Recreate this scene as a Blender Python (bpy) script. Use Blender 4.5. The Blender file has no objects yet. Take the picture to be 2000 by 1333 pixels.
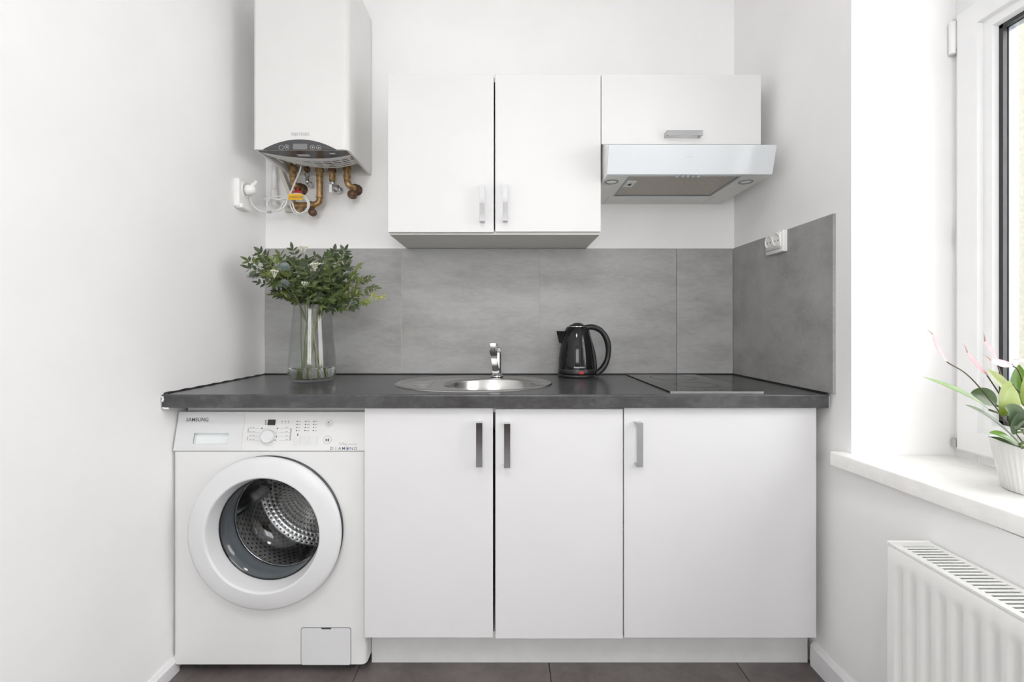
import bpy, bmesh, math, random
from mathutils import Vector, Matrix

random.seed(7)
PI = math.pi
S = bpy.context.scene
C = S.collection

# ------------------------------------------------------------------ camera / world / light / exposure
F, CX, CY, H = 895.0, 990.0, 640.0, 1.071      # focal length and horizon in pixels of the 2000x1333 frame, eye height in m
cam_d = bpy.data.cameras.new('camera')
cam_d.sensor_fit = 'HORIZONTAL'; cam_d.sensor_width = 36.0
cam_d.lens = F / 2000.0 * 36.0
cam_d.shift_x = (1000.0 - CX) / 2000.0
cam_d.shift_y = -(666.5 - CY) / 2000.0
cam_d.clip_start = 0.02
cam = bpy.data.objects.new('camera', cam_d); C.objects.link(cam)
cam.location = (0, 0, H); cam.rotation_euler = (PI / 2, 0, 0)
S.camera = cam

world = bpy.data.worlds.new('sky'); S.world = world; world.use_nodes = True
bg = world.node_tree.nodes['Background']
bg.inputs[0].default_value = (0.965, 0.974, 0.985, 1); bg.inputs[1].default_value = 3.9

def area(name, loc, rot, sx, sy, power, col=(1, 1, 1), spread=PI):
    l = bpy.data.lights.new(name, 'AREA'); l.shape = 'RECTANGLE'; l.size = sx; l.size_y = sy
    l.energy = power; l.color = col; l.spread = spread
    o = bpy.data.objects.new(name, l); C.objects.link(o); o.location = loc; o.rotation_euler = rot
    return o
# daylight entering by the kitchen window (right) and by the window of the room behind the camera
area('daylight_kitchen_window', (2.15, 0.60, 1.95), (0, PI / 2 - 0.3, 0), 2.2, 2.0, 47, (1.0, 0.985, 0.975))
area('daylight_room_window', (0.0, -3.20, 1.70), (PI / 2, 0, 0), 1.7, 1.5, 41, (0.985, 0.99, 1.0))
lc = bpy.data.lights.new('added_ceiling_fill', 'AREA'); lc.shape = 'DISK'; lc.size = 0.5; lc.energy = 16; lc.color = (1, 0.985, 0.96)  # added fill light on the ceiling behind the camera
lco = bpy.data.objects.new('added_ceiling_fill', lc); C.objects.link(lco); lco.location = (0.0, -0.35, 2.655)

S.cycles.diffuse_bounces = 6
S.cycles.adaptive_threshold = 0.03
S.view_settings.view_transform = 'Standard'
S.view_settings.look = 'None'
S.view_settings.gamma = 1.0
S.view_settings.use_curve_mapping = False
S.view_settings.exposure = -0.04

# ------------------------------------------------------------------ dimensions (metres), camera at x=0,y=0 looking +y
YW = 1.967            # back wall face
XL, XR = -1.035, 0.975
YTF = YW - 0.009      # tile face
ZC = 0.870            # worktop
ZCB = 0.830
YCF = 1.372           # worktop front
YD = 1.396            # base door fronts
YU = 1.660            # wall cabinet door fronts
ZS = 0.7145           # window sill top
CEIL = 2.75
YREAR = -3.0

def W(px, py, Y):     # measured photo pixel at a known distance -> point in the room
    return Vector(((px - CX) * Y / F, Y, H - (py - CY) * Y / F))
def WX(px, Y): return (px - CX) * Y / F
def WZ(py, Y): return H - (py - CY) * Y / F

# ------------------------------------------------------------------ materials
MATS = {}
def nodes(name):
    m = bpy.data.materials.new(name); m.use_nodes = True
    nt = m.node_tree; b = nt.nodes['Principled BSDF']
    MATS[name] = m
    return m, nt, b
def lin(c):
    if isinstance(c, str):
        c = [int(c[i:i + 2], 16) / 255 for i in (0, 2, 4)]
        c = [x / 12.92 if x <= 0.04045 else ((x + 0.055) / 1.055) ** 2.4 for x in c]
    return (c[0], c[1], c[2], 1)
def coords(nt, scale=(1, 1, 1), rnd=False):
    tc = nt.nodes.new('ShaderNodeTexCoord'); mp = nt.nodes.new('ShaderNodeMapping')
    mp.inputs['Scale'].default_value = scale
    nt.links.new(tc.outputs['Object'], mp.inputs['Vector'])
    if rnd:
        oi = nt.nodes.new('ShaderNodeObjectInfo'); mul = nt.nodes.new('ShaderNodeMath'); mul.operation = 'MULTIPLY'
        mul.inputs[1].default_value = 37.0
        cb = nt.nodes.new('ShaderNodeCombineXYZ')
        nt.links.new(oi.outputs['Random'], mul.inputs[0])
        for i in range(3): nt.links.new(mul.outputs[0], cb.inputs[i])
        nt.links.new(cb.outputs[0], mp.inputs['Location'])
    return mp.outputs['Vector']
def noise(nt, vec, scale, detail=4, rough=0.55):
    n = nt.nodes.new('ShaderNodeTexNoise'); n.inputs['Scale'].default_value = scale
    n.inputs['Detail'].default_value = detail; n.inputs['Roughness'].default_value = rough
    nt.links.new(vec, n.inputs['Vector']); return n.outputs['Fac']
def ramp(nt, fac, stops):
    r = nt.nodes.new('ShaderNodeValToRGB'); e = r.color_ramp.elements
    e[0].position, e[0].color = stops[0][0], lin(stops[0][1]); e[1].position, e[1].color = stops[-1][0], lin(stops[-1][1])
    for p, c in stops[1:-1]:
        x = e.new(p); x.color = lin(c)
    nt.links.new(fac, r.inputs[0]); return r.outputs[0]
def bump(nt, b, h, strength, dist=0.002):
    bn = nt.nodes.new('ShaderNodeBump'); bn.inputs['Strength'].default_value = strength; bn.inputs['Distance'].default_value = dist
    nt.links.new(h, bn.inputs['Height']); nt.links.new(bn.outputs[0], b.inputs['Normal'])
def plain(name, col, rough=0.5, metal=0.0, spec=0.5, var=0.03, nscale=14, bmp=0.0, bscale=120, coat=0.0):
    m, nt, b = nodes(name)
    c = lin(col)
    v = coords(nt)
    f = noise(nt, v, nscale, 3)
    d = [max(0, x * (1 - var)) for x in c[:3]]; u = [min(1, x * (1 + var)) for x in c[:3]]
    nt.links.new(ramp(nt, f, [(0.35, d), (0.65, u)]), b.inputs['Base Color'])
    b.inputs['Roughness'].default_value = rough; b.inputs['Metallic'].default_value = metal
    b.inputs['Specular IOR Level'].default_value = spec
    if coat: b.inputs['Coat Weight'].default_value = coat; b.inputs['Coat Roughness'].default_value = 0.05
    if bmp: bump(nt, b, noise(nt, v, bscale, 2), bmp)
    return m
plain('wall_paint', (0.90, 0.896, 0.894), 0.75, spec=0.25, var=0.012, nscale=5, bmp=0.06, bscale=220)
plain('ceiling_paint', (0.92, 0.916, 0.916), 0.85, spec=0.1, var=0.01)
plain('laminate_white', (0.71, 0.71, 0.722), 0.42, var=0.008, nscale=6)
plain('laminate_upper', (0.72, 0.718, 0.718), 0.42, var=0.008, nscale=6)
plain('carcass_board', (0.70, 0.70, 0.66), 0.55, var=0.015)
plain('gloss_white', (0.86, 0.86, 0.85), 0.22, var=0.006)
plain('boiler_white', (0.735, 0.73, 0.72), 0.35, var=0.006)
plain('boiler_beige', (0.62, 0.60, 0.53), 0.5, var=0.05)
plain('machine_body', (0.74, 0.745, 0.735), 0.38, var=0.008)
plain('machine_white', (0.70, 0.705, 0.715), 0.3, var=0.006)
plain('machine_panel', (0.73, 0.735, 0.725), 0.3, var=0.006)
plain('machine_recess', (0.78, 0.82, 0.825), 0.3, var=0.01)
plain('hood_white', (0.66, 0.69, 0.715), 0.12, var=0.006, coat=0.4)
plain('hood_under', (0.76, 0.765, 0.74), 0.4, var=0.02)
plain('plastic_white', (0.85, 0.85, 0.84), 0.35, var=0.01)
plain('upvc', (0.84, 0.845, 0.85), 0.3, var=0.008)
plain('radiator_white', (0.84, 0.845, 0.83), 0.35, var=0.01)
plain('sill_stone', (0.93, 0.925, 0.90), 0.35, var=0.03, nscale=30)
plain('baseboard_white', (0.80, 0.80, 0.81), 0.4, var=0.02)
plain('plinth_white', (0.66, 0.665, 0.66), 0.45, var=0.03)
plain('chrome', (0.60, 0.61, 0.62), 0.07, 1.0, var=0.01)
plain('handle_chrome', (0.52, 0.53, 0.54), 0.10, 1.0, var=0.01)
plain('satin_metal', (0.55, 0.56, 0.57), 0.32, 1.0, var=0.03)
plain('aluminium_cap', (0.6, 0.6, 0.6), 0.3, 1.0, var=0.05)
plain('brass', (0.40, 0.26, 0.12), 0.42, 0.75, var=0.35, nscale=60)
plain('brass_dark', (0.15, 0.085, 0.05), 0.6, 0.5, var=0.4, nscale=80)
plain('black_gap', (0.02, 0.02, 0.02), 0.7, var=0.05)
plain('black_sealant', (0.012, 0.012, 0.012), 0.45, var=0.1)
plain('white_sealant', (0.75, 0.75, 0.74), 0.5, var=0.05)
plain('dark_rubber', (0.045, 0.05, 0.055), 0.35, var=0.08)
plain('grey_rubber', (0.30, 0.325, 0.345), 0.2, var=0.06)
plain('panel_grey', (0.065, 0.066, 0.07), 0.3, var=0.04)
plain('tray_grey', (0.05, 0.05, 0.052), 0.22, var=0.1)
plain('lcd', (0.20, 0.20, 0.205), 0.2, var=0.03)
plain('display_black', (0.02, 0.018, 0.018), 0.15, var=0.05)
plain('print_dark', (0.08, 0.08, 0.09), 0.5, var=0.05)
plain('print_grey', (0.42, 0.42, 0.43), 0.5, var=0.05)
plain('print_light', (0.52, 0.52, 0.53), 0.5, var=0.03)
plain('print_blue', (0.05, 0.10, 0.32), 0.4, var=0.05)
plain('print_white', (0.75, 0.75, 0.75), 0.4, var=0.02)
plain('kettle_black', (0.006, 0.006, 0.007), 0.09, spec=0.4, var=0.1)
plain('kettle_plastic', (0.012, 0.012, 0.013), 0.34, var=0.1)
plain('red_plastic', (0.42, 0.02, 0.018), 0.25, var=0.1)
plain('yellow_tag', (0.80, 0.46, 0.02), 0.4, var=0.06)
plain('cable_white', (0.72, 0.72, 0.71), 0.4, var=0.02)
plain('gasket_black', (0.02, 0.02, 0.022), 0.45, var=0.05)
plain('spacer_grey', (0.28, 0.30, 0.32), 0.3, 0.4, var=0.05)
plain('stucco_cream', (0.30, 0.295, 0.24), 0.9, var=0.10, nscale=90, bmp=0.6, bscale=120)
plain('grout_beige', (0.52, 0.48, 0.42), 0.9, var=0.1, nscale=60)
plain('grout_floor', (0.05, 0.045, 0.042), 0.9, var=0.2, nscale=60)
plain('cooktop_glass', (0.006, 0.006, 0.007), 0.03, var=0.05, coat=0.0)
plain('zone_print', (0.035, 0.035, 0.036), 0.25, var=0.1)
plain('soil', (0.03, 0.02, 0.014), 0.9, var=0.4, nscale=80)
plain('pot_white', (0.82, 0.82, 0.80), 0.35, var=0.01)
plain('stem_green', (0.10, 0.14, 0.04), 0.5, var=0.25, nscale=40)
plain('stem_brown', (0.13, 0.10, 0.06), 0.6, var=0.25, nscale=40)
plain('stem_cut', (0.24, 0.24, 0.12), 0.6, var=0.25, nscale=40)
plain('thistle_blue', (0.27, 0.33, 0.32), 0.6, var=0.25, nscale=60)
plain('blossom_white', (0.72, 0.72, 0.60), 0.6, var=0.15, nscale=60)
plain('goldenrod', (0.46, 0.48, 0.14), 0.6, var=0.25, nscale=60)
plain('lamp_lens', (0.85, 0.85, 0.83), 0.12, var=0.02)
plain('curtain_dark', (0.05, 0.05, 0.055), 0.8, var=0.1)
plain('wood_brown', (0.16, 0.085, 0.045), 0.5, var=0.25, nscale=20)

def concrete(name, c0, c1, c2, rough, sc):
    m, nt, b = nodes(name)
    v = coords(nt, sc, True)
    f1 = noise(nt, v, 2.2, 8, 0.62); f2 = noise(nt, v, 26, 4, 0.7)
    mx = nt.nodes.new('ShaderNodeMath'); mx.operation = 'MULTIPLY_ADD'; mx.inputs[1].default_value = 0.34
    nt.links.new(f2, mx.inputs[0]); nt.links.new(f1, mx.inputs[2])
    nt.links.new(ramp(nt, mx.outputs[0], [(0.47, c0), (0.66, c1), (0.86, c2)]), b.inputs['Base Color'])
    b.inputs['Roughness'].default_value = rough
    bump(nt, b, f2, 0.08, 0.001)
    return m
concrete('concrete_tile', (0.280, 0.275, 0.263), (0.345, 0.342, 0.334), (0.410, 0.412, 0.410), 0.5, (1.3, 3.0, 4.0))
concrete('floor_tile', (0.095, 0.080, 0.076), (0.135, 0.116, 0.112), (0.18, 0.16, 0.154), 0.42, (2, 2, 2))

def laminate_dark():
    m, nt, b = nodes('slate_laminate')
    v = coords(nt, (1.0, 1.6, 1.6))
    f1 = noise(nt, v, 9, 8, 0.7); f2 = noise(nt, v, 55, 4, 0.6)
    mx = nt.nodes.new('ShaderNodeMath'); mx.operation = 'MULTIPLY_ADD'; mx.inputs[1].default_value = 0.4
    nt.links.new(f2, mx.inputs[0]); nt.links.new(f1, mx.inputs[2])
    nt.links.new(ramp(nt, mx.outputs[0], [(0.45, (0.040, 0.039, 0.041)), (0.68, (0.060, 0.059, 0.062)), (0.92, (0.10, 0.10, 0.102))]), b.inputs['Base Color'])
    b.inputs['Roughness'].default_value = 0.24
    bump(nt, b, f2, 0.12, 0.001)
laminate_dark()

def thin_glass(name, tint=(1, 1, 1), ior=1.45, edge=None):
    m = bpy.data.materials.new(name); m.use_nodes = True; MATS[name] = m
    nt = m.node_tree; nt.nodes.clear()
    out = nt.nodes.new('ShaderNodeOutputMaterial'); mix = nt.nodes.new('ShaderNodeMixShader')
    tr = nt.nodes.new('ShaderNodeBsdfTransparent'); gl = nt.nodes.new('ShaderNodeBsdfGlossy')
    r0 = ((ior - 1) / (ior + 1)) ** 2
    lw = nt.nodes.new('ShaderNodeLayerWeight'); lw.inputs['Blend'].default_value = 0.5
    pw = nt.nodes.new('ShaderNodeMath'); pw.operation = 'POWER'; pw.inputs[1].default_value = 5.0
    fr = nt.nodes.new('ShaderNodeMath'); fr.operation = 'MULTIPLY_ADD'; fr.inputs[1].default_value = 1 - r0; fr.inputs[2].default_value = r0
    nt.links.new(lw.outputs['Facing'], pw.inputs[0]); nt.links.new(pw.outputs[0], fr.inputs[0])
    gl.inputs['Roughness'].default_value = 0.02
    tr.inputs['Color'].default_value = lin(tint)
    nt.links.new(fr.outputs[0], mix.inputs[0]); nt.links.new(tr.outputs[0], mix.inputs[1]); nt.links.new(gl.outputs[0], mix.inputs[2])
    nt.links.new(mix.outputs[0], out.inputs[0])
thin_glass('pane_glass', (0.985, 0.985, 0.985), 1.3)
thin_glass('porthole_glass', (0.88, 0.89, 0.90), 1.5)
def solid_glass(name, col, ior, rough=0.0):
    m, nt, b = nodes(name)
    b.inputs['Base Color'].default_value = lin(col); b.inputs['Roughness'].default_value = rough
    b.inputs['Transmission Weight'].default_value = 1.0; b.inputs['IOR'].default_value = ior
thin_glass('vase_glass', (0.985, 0.992, 0.988), 1.5)
solid_glass('vase_water', (0.96, 0.985, 0.97), 1.33)

def brushed(name, col, rough, sc):
    m, nt, b = nodes(name)
    v = coords(nt, sc); f = noise(nt, v, 60, 3)
    nt.links.new(ramp(nt, f, [(0.3, [x * 0.9 for x in col]), (0.7, [min(1, x * 1.08) for x in col])]), b.inputs['Base Color'])
    b.inputs['Metallic'].default_value = 1.0; b.inputs['Roughness'].default_value = rough
    bump(nt, b, f, 0.05, 0.0006)
brushed('brushed_steel', (0.56, 0.555, 0.545), 0.25, (1, 12, 12))

def perforated(name):
    m, nt, b = nodes(name)
    uv = nt.nodes.new('ShaderNodeTexCoord')
    sep = nt.nodes.new('ShaderNodeSeparateXYZ'); nt.links.new(uv.outputs['UV'], sep.inputs[0])
    def M(op, a, bb=None):
        n = nt.nodes.new('ShaderNodeMath'); n.operation = op
        for i, x in enumerate((a, bb)):
            if x is None: continue
            if isinstance(x, (int, float)): n.inputs[i].default_value = x
            else: nt.links.new(x, n.inputs[i])
        return n.outputs[0]
    row = M('MULTIPLY', sep.outputs[1], 1.0)
    fl = M('FLOOR', row)
    odd = M('MULTIPLY', M('MODULO', fl, 2.0), 0.5)
    cu = M('SUBTRACT', M('FRACT', M('ADD', M('MULTIPLY', sep.outputs[0], 72.0), odd)), 0.5)
    cv = M('SUBTRACT', M('FRACT', row), 0.5)
    d = M('SQRT', M('ADD', M('MULTIPLY', cu, cu), M('MULTIPLY', cv, cv)))
    hole = M('LESS_THAN', d, 0.2)
    mix = nt.nodes.new('ShaderNodeMix'); mix.data_type = 'RGBA'
    nt.links.new(hole, mix.inputs['Factor'])
    mix.inputs['A'].default_value = (0.55, 0.54, 0.52, 1); mix.inputs['B'].default_value = (0.01, 0.01, 0.01, 1)
    nt.links.new(mix.outputs['Result'], b.inputs['Base Color'])
    b.inputs['Metallic'].default_value = 1.0; b.inputs['Roughness'].default_value = 0.26
    bump(nt, b, d, 0.35, 0.004)
perforated('drum_steel')

def filter_mesh():
    m, nt, b = nodes('filter_mesh')
    v = coords(nt)
    w = []
    for rot in (0.7, -0.7):
        mp = nt.nodes.new('ShaderNodeMapping'); mp.inputs['Rotation'].default_value = (0, 0, rot)
        nt.links.new(v, mp.inputs['Vector'])
        t = nt.nodes.new('ShaderNodeTexWave'); t.inputs['Scale'].default_value = 42; t.inputs['Distortion'].default_value = 0
        nt.links.new(mp.outputs[0], t.inputs['Vector']); w.append(t.outputs['Fac'])
    mx = nt.nodes.new('ShaderNodeMath'); mx.operation = 'MULTIPLY'
    nt.links.new(w[0], mx.inputs[0]); nt.links.new(w[1], mx.inputs[1])
    nt.links.new(ramp(nt, mx.outputs[0], [(0.1, (0.62, 0.58, 0.52)), (0.7, (0.22, 0.185, 0.15))]), b.inputs['Base Color'])
    b.inputs['Metallic'].default_value = 0.4; b.inputs['Roughness'].default_value = 0.5
    bump(nt, b, mx.outputs[0], 0.6, 0.002)
filter_mesh()

def leafmat(name, c0, c1, rough=0.45, trans=0.15, vein=False):
    m, nt, b = nodes(name)
    oi = nt.nodes.new('ShaderNodeObjectInfo')
    v = coords(nt, (1, 1, 1), True); f = noise(nt, v, 26, 3)
    mx = nt.nodes.new('ShaderNodeMath'); mx.operation = 'MULTIPLY_ADD'; mx.inputs[1].default_value = 0.6
    sb = nt.nodes.new('ShaderNodeMath'); sb.operation = 'MULTIPLY'; sb.inputs[1].default_value = 0.5
    nt.links.new(f, sb.inputs[0]); nt.links.new(oi.outputs['Random'], mx.inputs[0]); nt.links.new(sb.outputs[0], mx.inputs[2])
    nt.links.new(ramp(nt, mx.outputs[0], [(0.15, c0), (0.85, c1)]), b.inputs['Base Color'])
    b.inputs['Roughness'].default_value = rough
    b.inputs['Subsurface Weight'].default_value = 0.0
    # a leaf lets some light through
    tl = nt.nodes.new('ShaderNodeBsdfTranslucent'); ms = nt.nodes.new('ShaderNodeMixShader'); ms.inputs[0].default_value = trans
    tl.inputs['Color'].default_value = lin(c1)
    out = nt.nodes['Material Output']
    nt.links.new(b.outputs[0], ms.inputs[1]); nt.links.new(tl.outputs[0], ms.inputs[2]); nt.links.new(ms.outputs[0], out.inputs[0])
leafmat('leaf_green', (0.036, 0.066, 0.018), (0.125, 0.165, 0.050))
leafmat('leaf_dark', (0.030, 0.050, 0.022), (0.085, 0.110, 0.056))
leafmat('leaf_lime', (0.10, 0.15, 0.025), (0.22, 0.27, 0.06))
leafmat('lily_green', (0.055, 0.14, 0.02), (0.15, 0.29, 0.04), 0.35, 0.25)
leafmat('lily_yellow', (0.15, 0.22, 0.025), (0.29, 0.36, 0.05), 0.35, 0.3)
leafmat('lily_grey', (0.08, 0.13, 0.07), (0.18, 0.24, 0.15), 0.35, 0.15)
leafmat('lily_dark', (0.03, 0.07, 0.025), (0.09, 0.14, 0.06), 0.35, 0.15)
leafmat('spathe_pink', (0.70, 0.33, 0.38), (0.85, 0.56, 0.60), 0.45, 0.3)
leafmat('spathe_tip', (0.22, 0.10, 0.08), (0.34, 0.18, 0.12), 0.45, 0.1)

# ------------------------------------------------------------------ mesh helpers (vertices in room coordinates)
def BM(): return bmesh.new()
def bx(bm, x0, x1, y0, y1, z0, z1, r=0.0, seg=2, mi=0):
    x0, x1 = min(x0, x1), max(x0, x1); y0, y1 = min(y0, y1), max(y0, y1); z0, z1 = min(z0, z1), max(z0, z1)
    t = bmesh.new(); bmesh.ops.create_cube(t, size=1.0)
    for v in t.verts:
        v.co = Vector(((x0 + x1) / 2 + v.co.x * (x1 - x0), (y0 + y1) / 2 + v.co.y * (y1 - y0), (z0 + z1) / 2 + v.co.z * (z1 - z0)))
    if r > 0:
        r = min(r, 0.49 * min(x1 - x0, y1 - y0, z1 - z0))
        bmesh.ops.bevel(t, geom=t.edges[:], offset=r, segments=seg, affect='EDGES', profile=0.5)
    join(bm, t, mi); return bm
def join(bm, t, mi=0, M=None):
    if M is not None: bmesh.ops.transform(t, matrix=M, verts=t.verts[:])
    vm = {}
    for v in t.verts: vm[v] = bm.verts.new(v.co)
    ul = t.loops.layers.uv.active
    ub = None
    if ul is not None: ub = bm.loops.layers.uv.get('UVMap') or bm.loops.layers.uv.new('UVMap')
    for f in t.faces:
        try:
            g = bm.faces.new([vm[v] for v in f.verts])
        except ValueError:
            continue
        g.smooth = f.smooth; g.material_index = mi
        if ub is not None:
            for la, lb in zip(f.loops, g.loops): lb[ub].uv = la[ul].uv
    t.free()
def prism(bm, pts, axis, a, b, r=0.0, seg=2):
    """closed 2-D outline extruded along axis; pts are the two other coordinates in xyz order"""
    def P(p, t):
        return Vector((t, p[0], p[1])) if axis == 'x' else Vector((p[0], t, p[1])) if axis == 'y' else Vector((p[0], p[1], t))
    t = bmesh.new()
    lo = [t.verts.new(P(p, a)) for p in pts]; hi = [t.verts.new(P(p, b)) for p in pts]
    t.faces.new(lo); t.faces.new(hi[::-1]); n = len(pts)
    for i in range(n): t.faces.new((lo[i], hi[i], hi[(i + 1) % n], lo[(i + 1) % n]))
    bmesh.ops.recalc_face_normals(t, faces=t.faces[:])
    if r > 0: bmesh.ops.bevel(t, geom=t.edges[:], offset=r, segments=seg, affect='EDGES', profile=0.5)
    join(bm, t); return bm
def lathe(bm, prof, center, axis='z', n=64, close=False, smooth=True, a0=0.0, a1=2 * PI):
    """prof: (radius, position along axis) relative to center"""
    t = bmesh.new(); uv = t.loops.layers.uv.new('UVMap')
    full = abs(a1 - a0 - 2 * PI) < 1e-6
    rings = []
    cnt = n if full else n + 1
    for (r, h) in prof:
        ring = []
        if r < 1e-7:
            p = Vector((0, 0, h)); ring = [t.verts.new(p)] * cnt
        else:
            for i in range(cnt):
                a = a0 + (a1 - a0) * i / n
                ring.append(t.verts.new(Vector((r * math.cos(a), r * math.sin(a), h))))
        rings.append(ring)
    L = [0.0]
    for i in range(1, len(prof)): L.append(L[-1] + math.hypot(prof[i][0] - prof[i - 1][0], prof[i][1] - prof[i - 1][1]))
    for k in range(len(prof) - 1):
        for i in range(n):
            j = (i + 1) % cnt
            vs = [rings[k][i], rings[k][j], rings[k + 1][j], rings[k + 1][i]]
            us = [(i / n, L[k]), ((i + 1) / n, L[k]), ((i + 1) / n, L[k + 1]), (i / n, L[k + 1])]
            q = []; qu = []
            for v, u in zip(vs, us):
                if v not in q: q.append(v); qu.append(u)
            if len(q) < 3: continue
            try: f = t.faces.new(q)
            except ValueError: continue
            f.smooth = smooth
            for l, u in zip(f.loops, qu): l[uv].uv = (u[0], u[1] / 0.0165)
    if close:
        for ring in (rings[0], rings[-1]):
            rr = list(dict.fromkeys(ring))
            if len(rr) > 2:
                try: t.faces.new(rr)
                except ValueError: pass
    bmesh.ops.recalc_face_normals(t, faces=t.faces[:])
    c = Vector(center)
    if axis == 'z': M = Matrix.Translation(c)
    elif axis == 'y': M = Matrix.Translation(c) @ Matrix(((1, 0, 0, 0), (0, 0, 1, 0), (0, 1, 0, 0), (0, 0, 0, 1)))
    elif axis == 'x': M = Matrix.Translation(c) @ Matrix(((0, 0, 1, 0), (0, 1, 0, 0), (1, 0, 0, 0), (0, 0, 0, 1)))
    else:
        M = Matrix.Translation(c) @ Vector((0, 0, 1)).rotation_difference(Vector(axis).normalized()).to_matrix().to_4x4()
    bmesh.ops.transform(t, matrix=M, verts=t.verts[:])
    if axis in ('x', 'y'): bmesh.ops.reverse_faces(t, faces=t.faces[:])
    bmesh.ops.recalc_face_normals(t, faces=t.faces[:])
    join(bm, t); return bm
def cyl(bm, p0, p1, r0, r1=None, n=20, r=0.0):
    p0 = Vector(p0); p1 = Vector(p1); d = (p1 - p0).length; r1 = r0 if r1 is None else r1
    if r > 0: prof = [(0, 0), (r0 - r, 0), (r0, r), (r1, d - r), (r1 - r, d), (0, d)]
    else: prof = [(0, 0), (r0, 0), (r0, 0), (r1, d), (r1, d), (0, d)]
    pr = [prof[0]]
    for q in prof[1:]:
        if q != pr[-1]: pr.append(q)
    lathe(bm, pr, p0, axis=tuple(p1 - p0), n=n, smooth=False)
    return bm
def shade_auto(bm, ang=0.7):
    for f in bm.faces: f.smooth = True
    for e in bm.edges:
        if len(e.link_faces) == 2 and e.calc_face_angle(0) > ang: e.smooth = False
def spline(pts, n=8):
    P = [Vector(p) for p in pts]; P = [2 * P[0] - P[1]] + P + [2 * P[-1] - P[-2]]
    out = []
    for i in range(1, len(P) - 2):
        for k in range(n):
            t = k / n; a, b, c, d = P[i - 1], P[i], P[i + 1], P[i + 2]
            out.append(0.5 * ((2 * b) + (c - a) * t + (2 * a - 5 * b + 4 * c - d) * t * t + (3 * b - a - 3 * c + d) * t ** 3))
    out.append(P[-2]); return out
def tube(bm, pts, rad, n=8, flat=1.0, up=None):
    """rad: number or list per point; flat scales the section's second axis"""
    P = [Vector(p) for p in pts]; R = rad if isinstance(rad, (list, tuple)) else [rad] * len(P)
    t = bmesh.new(); rings = []; prev = None
    for i, p in enumerate(P):
        d = (P[min(i + 1, len(P) - 1)] - P[max(i - 1, 0)]).normalized()
        if prev is None:
            u = Vector(up) if up else (Vector((0, 0, 1)) if abs(d.z) < 0.9 else Vector((1, 0, 0)))
        else: u = prev
        u = (u - d * u.dot(d)).normalized(); prev = u; w = d.cross(u)
        rings.append([t.verts.new(p + (u * math.cos(2 * PI * k / n) + w * math.sin(2 * PI * k / n) * flat) * R[i]) for k in range(n)])
    for i in range(len(P) - 1):
        for k in range(n):
            f = t.faces.new((rings[i][k], rings[i][(k + 1) % n], rings[i + 1][(k + 1) % n], rings[i + 1][k])); f.smooth = True
    t.faces.new(rings[0][::-1]); t.faces.new(rings[-1])
    bmesh.ops.recalc_face_normals(t, faces=t.faces[:])
    join(bm, t); return bm
def sweep_rect(bm, pts, wv, w, th, ws=None, ts=None):
    """flat bar swept along pts; wv = width direction"""
    P = [Vector(p) for p in pts]; wv = Vector(wv).normalized(); t = bmesh.new(); rings = []
    for i, p in enumerate(P):
        d = (P[min(i + 1, len(P) - 1)] - P[max(i - 1, 0)]).normalized()
        nn = wv.cross(d).normalized(); a = (ws[i] if ws else w) / 2; b = (ts[i] if ts else th) / 2
        rings.append([t.verts.new(p + wv * sx * a + nn * sy * b) for sx, sy in ((-1, -1), (1, -1), (1, 1), (-1, 1))])
    for i in range(len(P) - 1):
        for k in range(4): t.faces.new((rings[i][k], rings[i][(k + 1) % 4], rings[i + 1][(k + 1) % 4], rings[i + 1][k]))
    t.faces.new(rings[0][::-1]); t.faces.new(rings[-1])
    bmesh.ops.recalc_face_normals(t, faces=t.faces[:])
    join(bm, t); return bm

ORIGIN = {}
def props(o, label=None, cat=None, group=None, kind=None):
    if label: o['label'] = label
    if cat: o['category'] = cat
    if group: o['group'] = group
    if kind: o['kind'] = kind
    return o
def thing(name, loc, label, cat, group=None, kind=None):
    o = bpy.data.objects.new(name, None); C.objects.link(o); o.location = loc; o.empty_display_size = 0.05
    ORIGIN[o.name] = Vector(loc)
    return props(o, label, cat, group, kind)
def obj(name, bm, mat, parent=None, label=None, cat=None, group=None, kind=None, auto=None, origin=None):
    if auto is not None: shade_auto(bm, auto)
    me = bpy.data.meshes.new(name)
    if parent is not None: O = ORIGIN[parent.name]
    elif origin is not None: O = Vector(origin)
    else:
        xs = [v.co for v in bm.verts]
        O = Vector(((min(c.x for c in xs) + max(c.x for c in xs)) / 2, (min(c.y for c in xs) + max(c.y for c in xs)) / 2, min(c.z for c in xs)))
    bmesh.ops.translate(bm, vec=-O, verts=bm.verts[:])
    bm.to_mesh(me); bm.free()
    for m in ([mat] if isinstance(mat, str) else mat): me.materials.append(MATS[m])
    o = bpy.data.objects.new(name, me); C.objects.link(o)
    if parent is not None: o.parent = parent
    else: o.location = O
    ORIGIN[o.name] = O
    return props(o, label, cat, group, kind)
def cut(o, cutter_bm):
    """carve the cutter out of o for good"""
    me = bpy.data.meshes.new('cutter'); bmesh.ops.translate(cutter_bm, vec=-ORIGIN[o.name], verts=cutter_bm.verts[:])
    cutter_bm.to_mesh(me); cutter_bm.free()
    c = bpy.data.objects.new('cutter', me); C.objects.link(c)
    c.matrix_world = Matrix.Translation(ORIGIN[o.name])
    bpy.context.view_layer.update()
    md = o.modifiers.new('cut', 'BOOLEAN'); md.operation = 'DIFFERENCE'; md.object = c; md.solver = 'EXACT'
    dg = bpy.context.evaluated_depsgraph_get()
    new = bpy.data.meshes.new_from_object(o.evaluated_get(dg)); o.modifiers.clear()
    o.data = new; bpy.data.objects.remove(c); bpy.data.meshes.remove(me)
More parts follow.
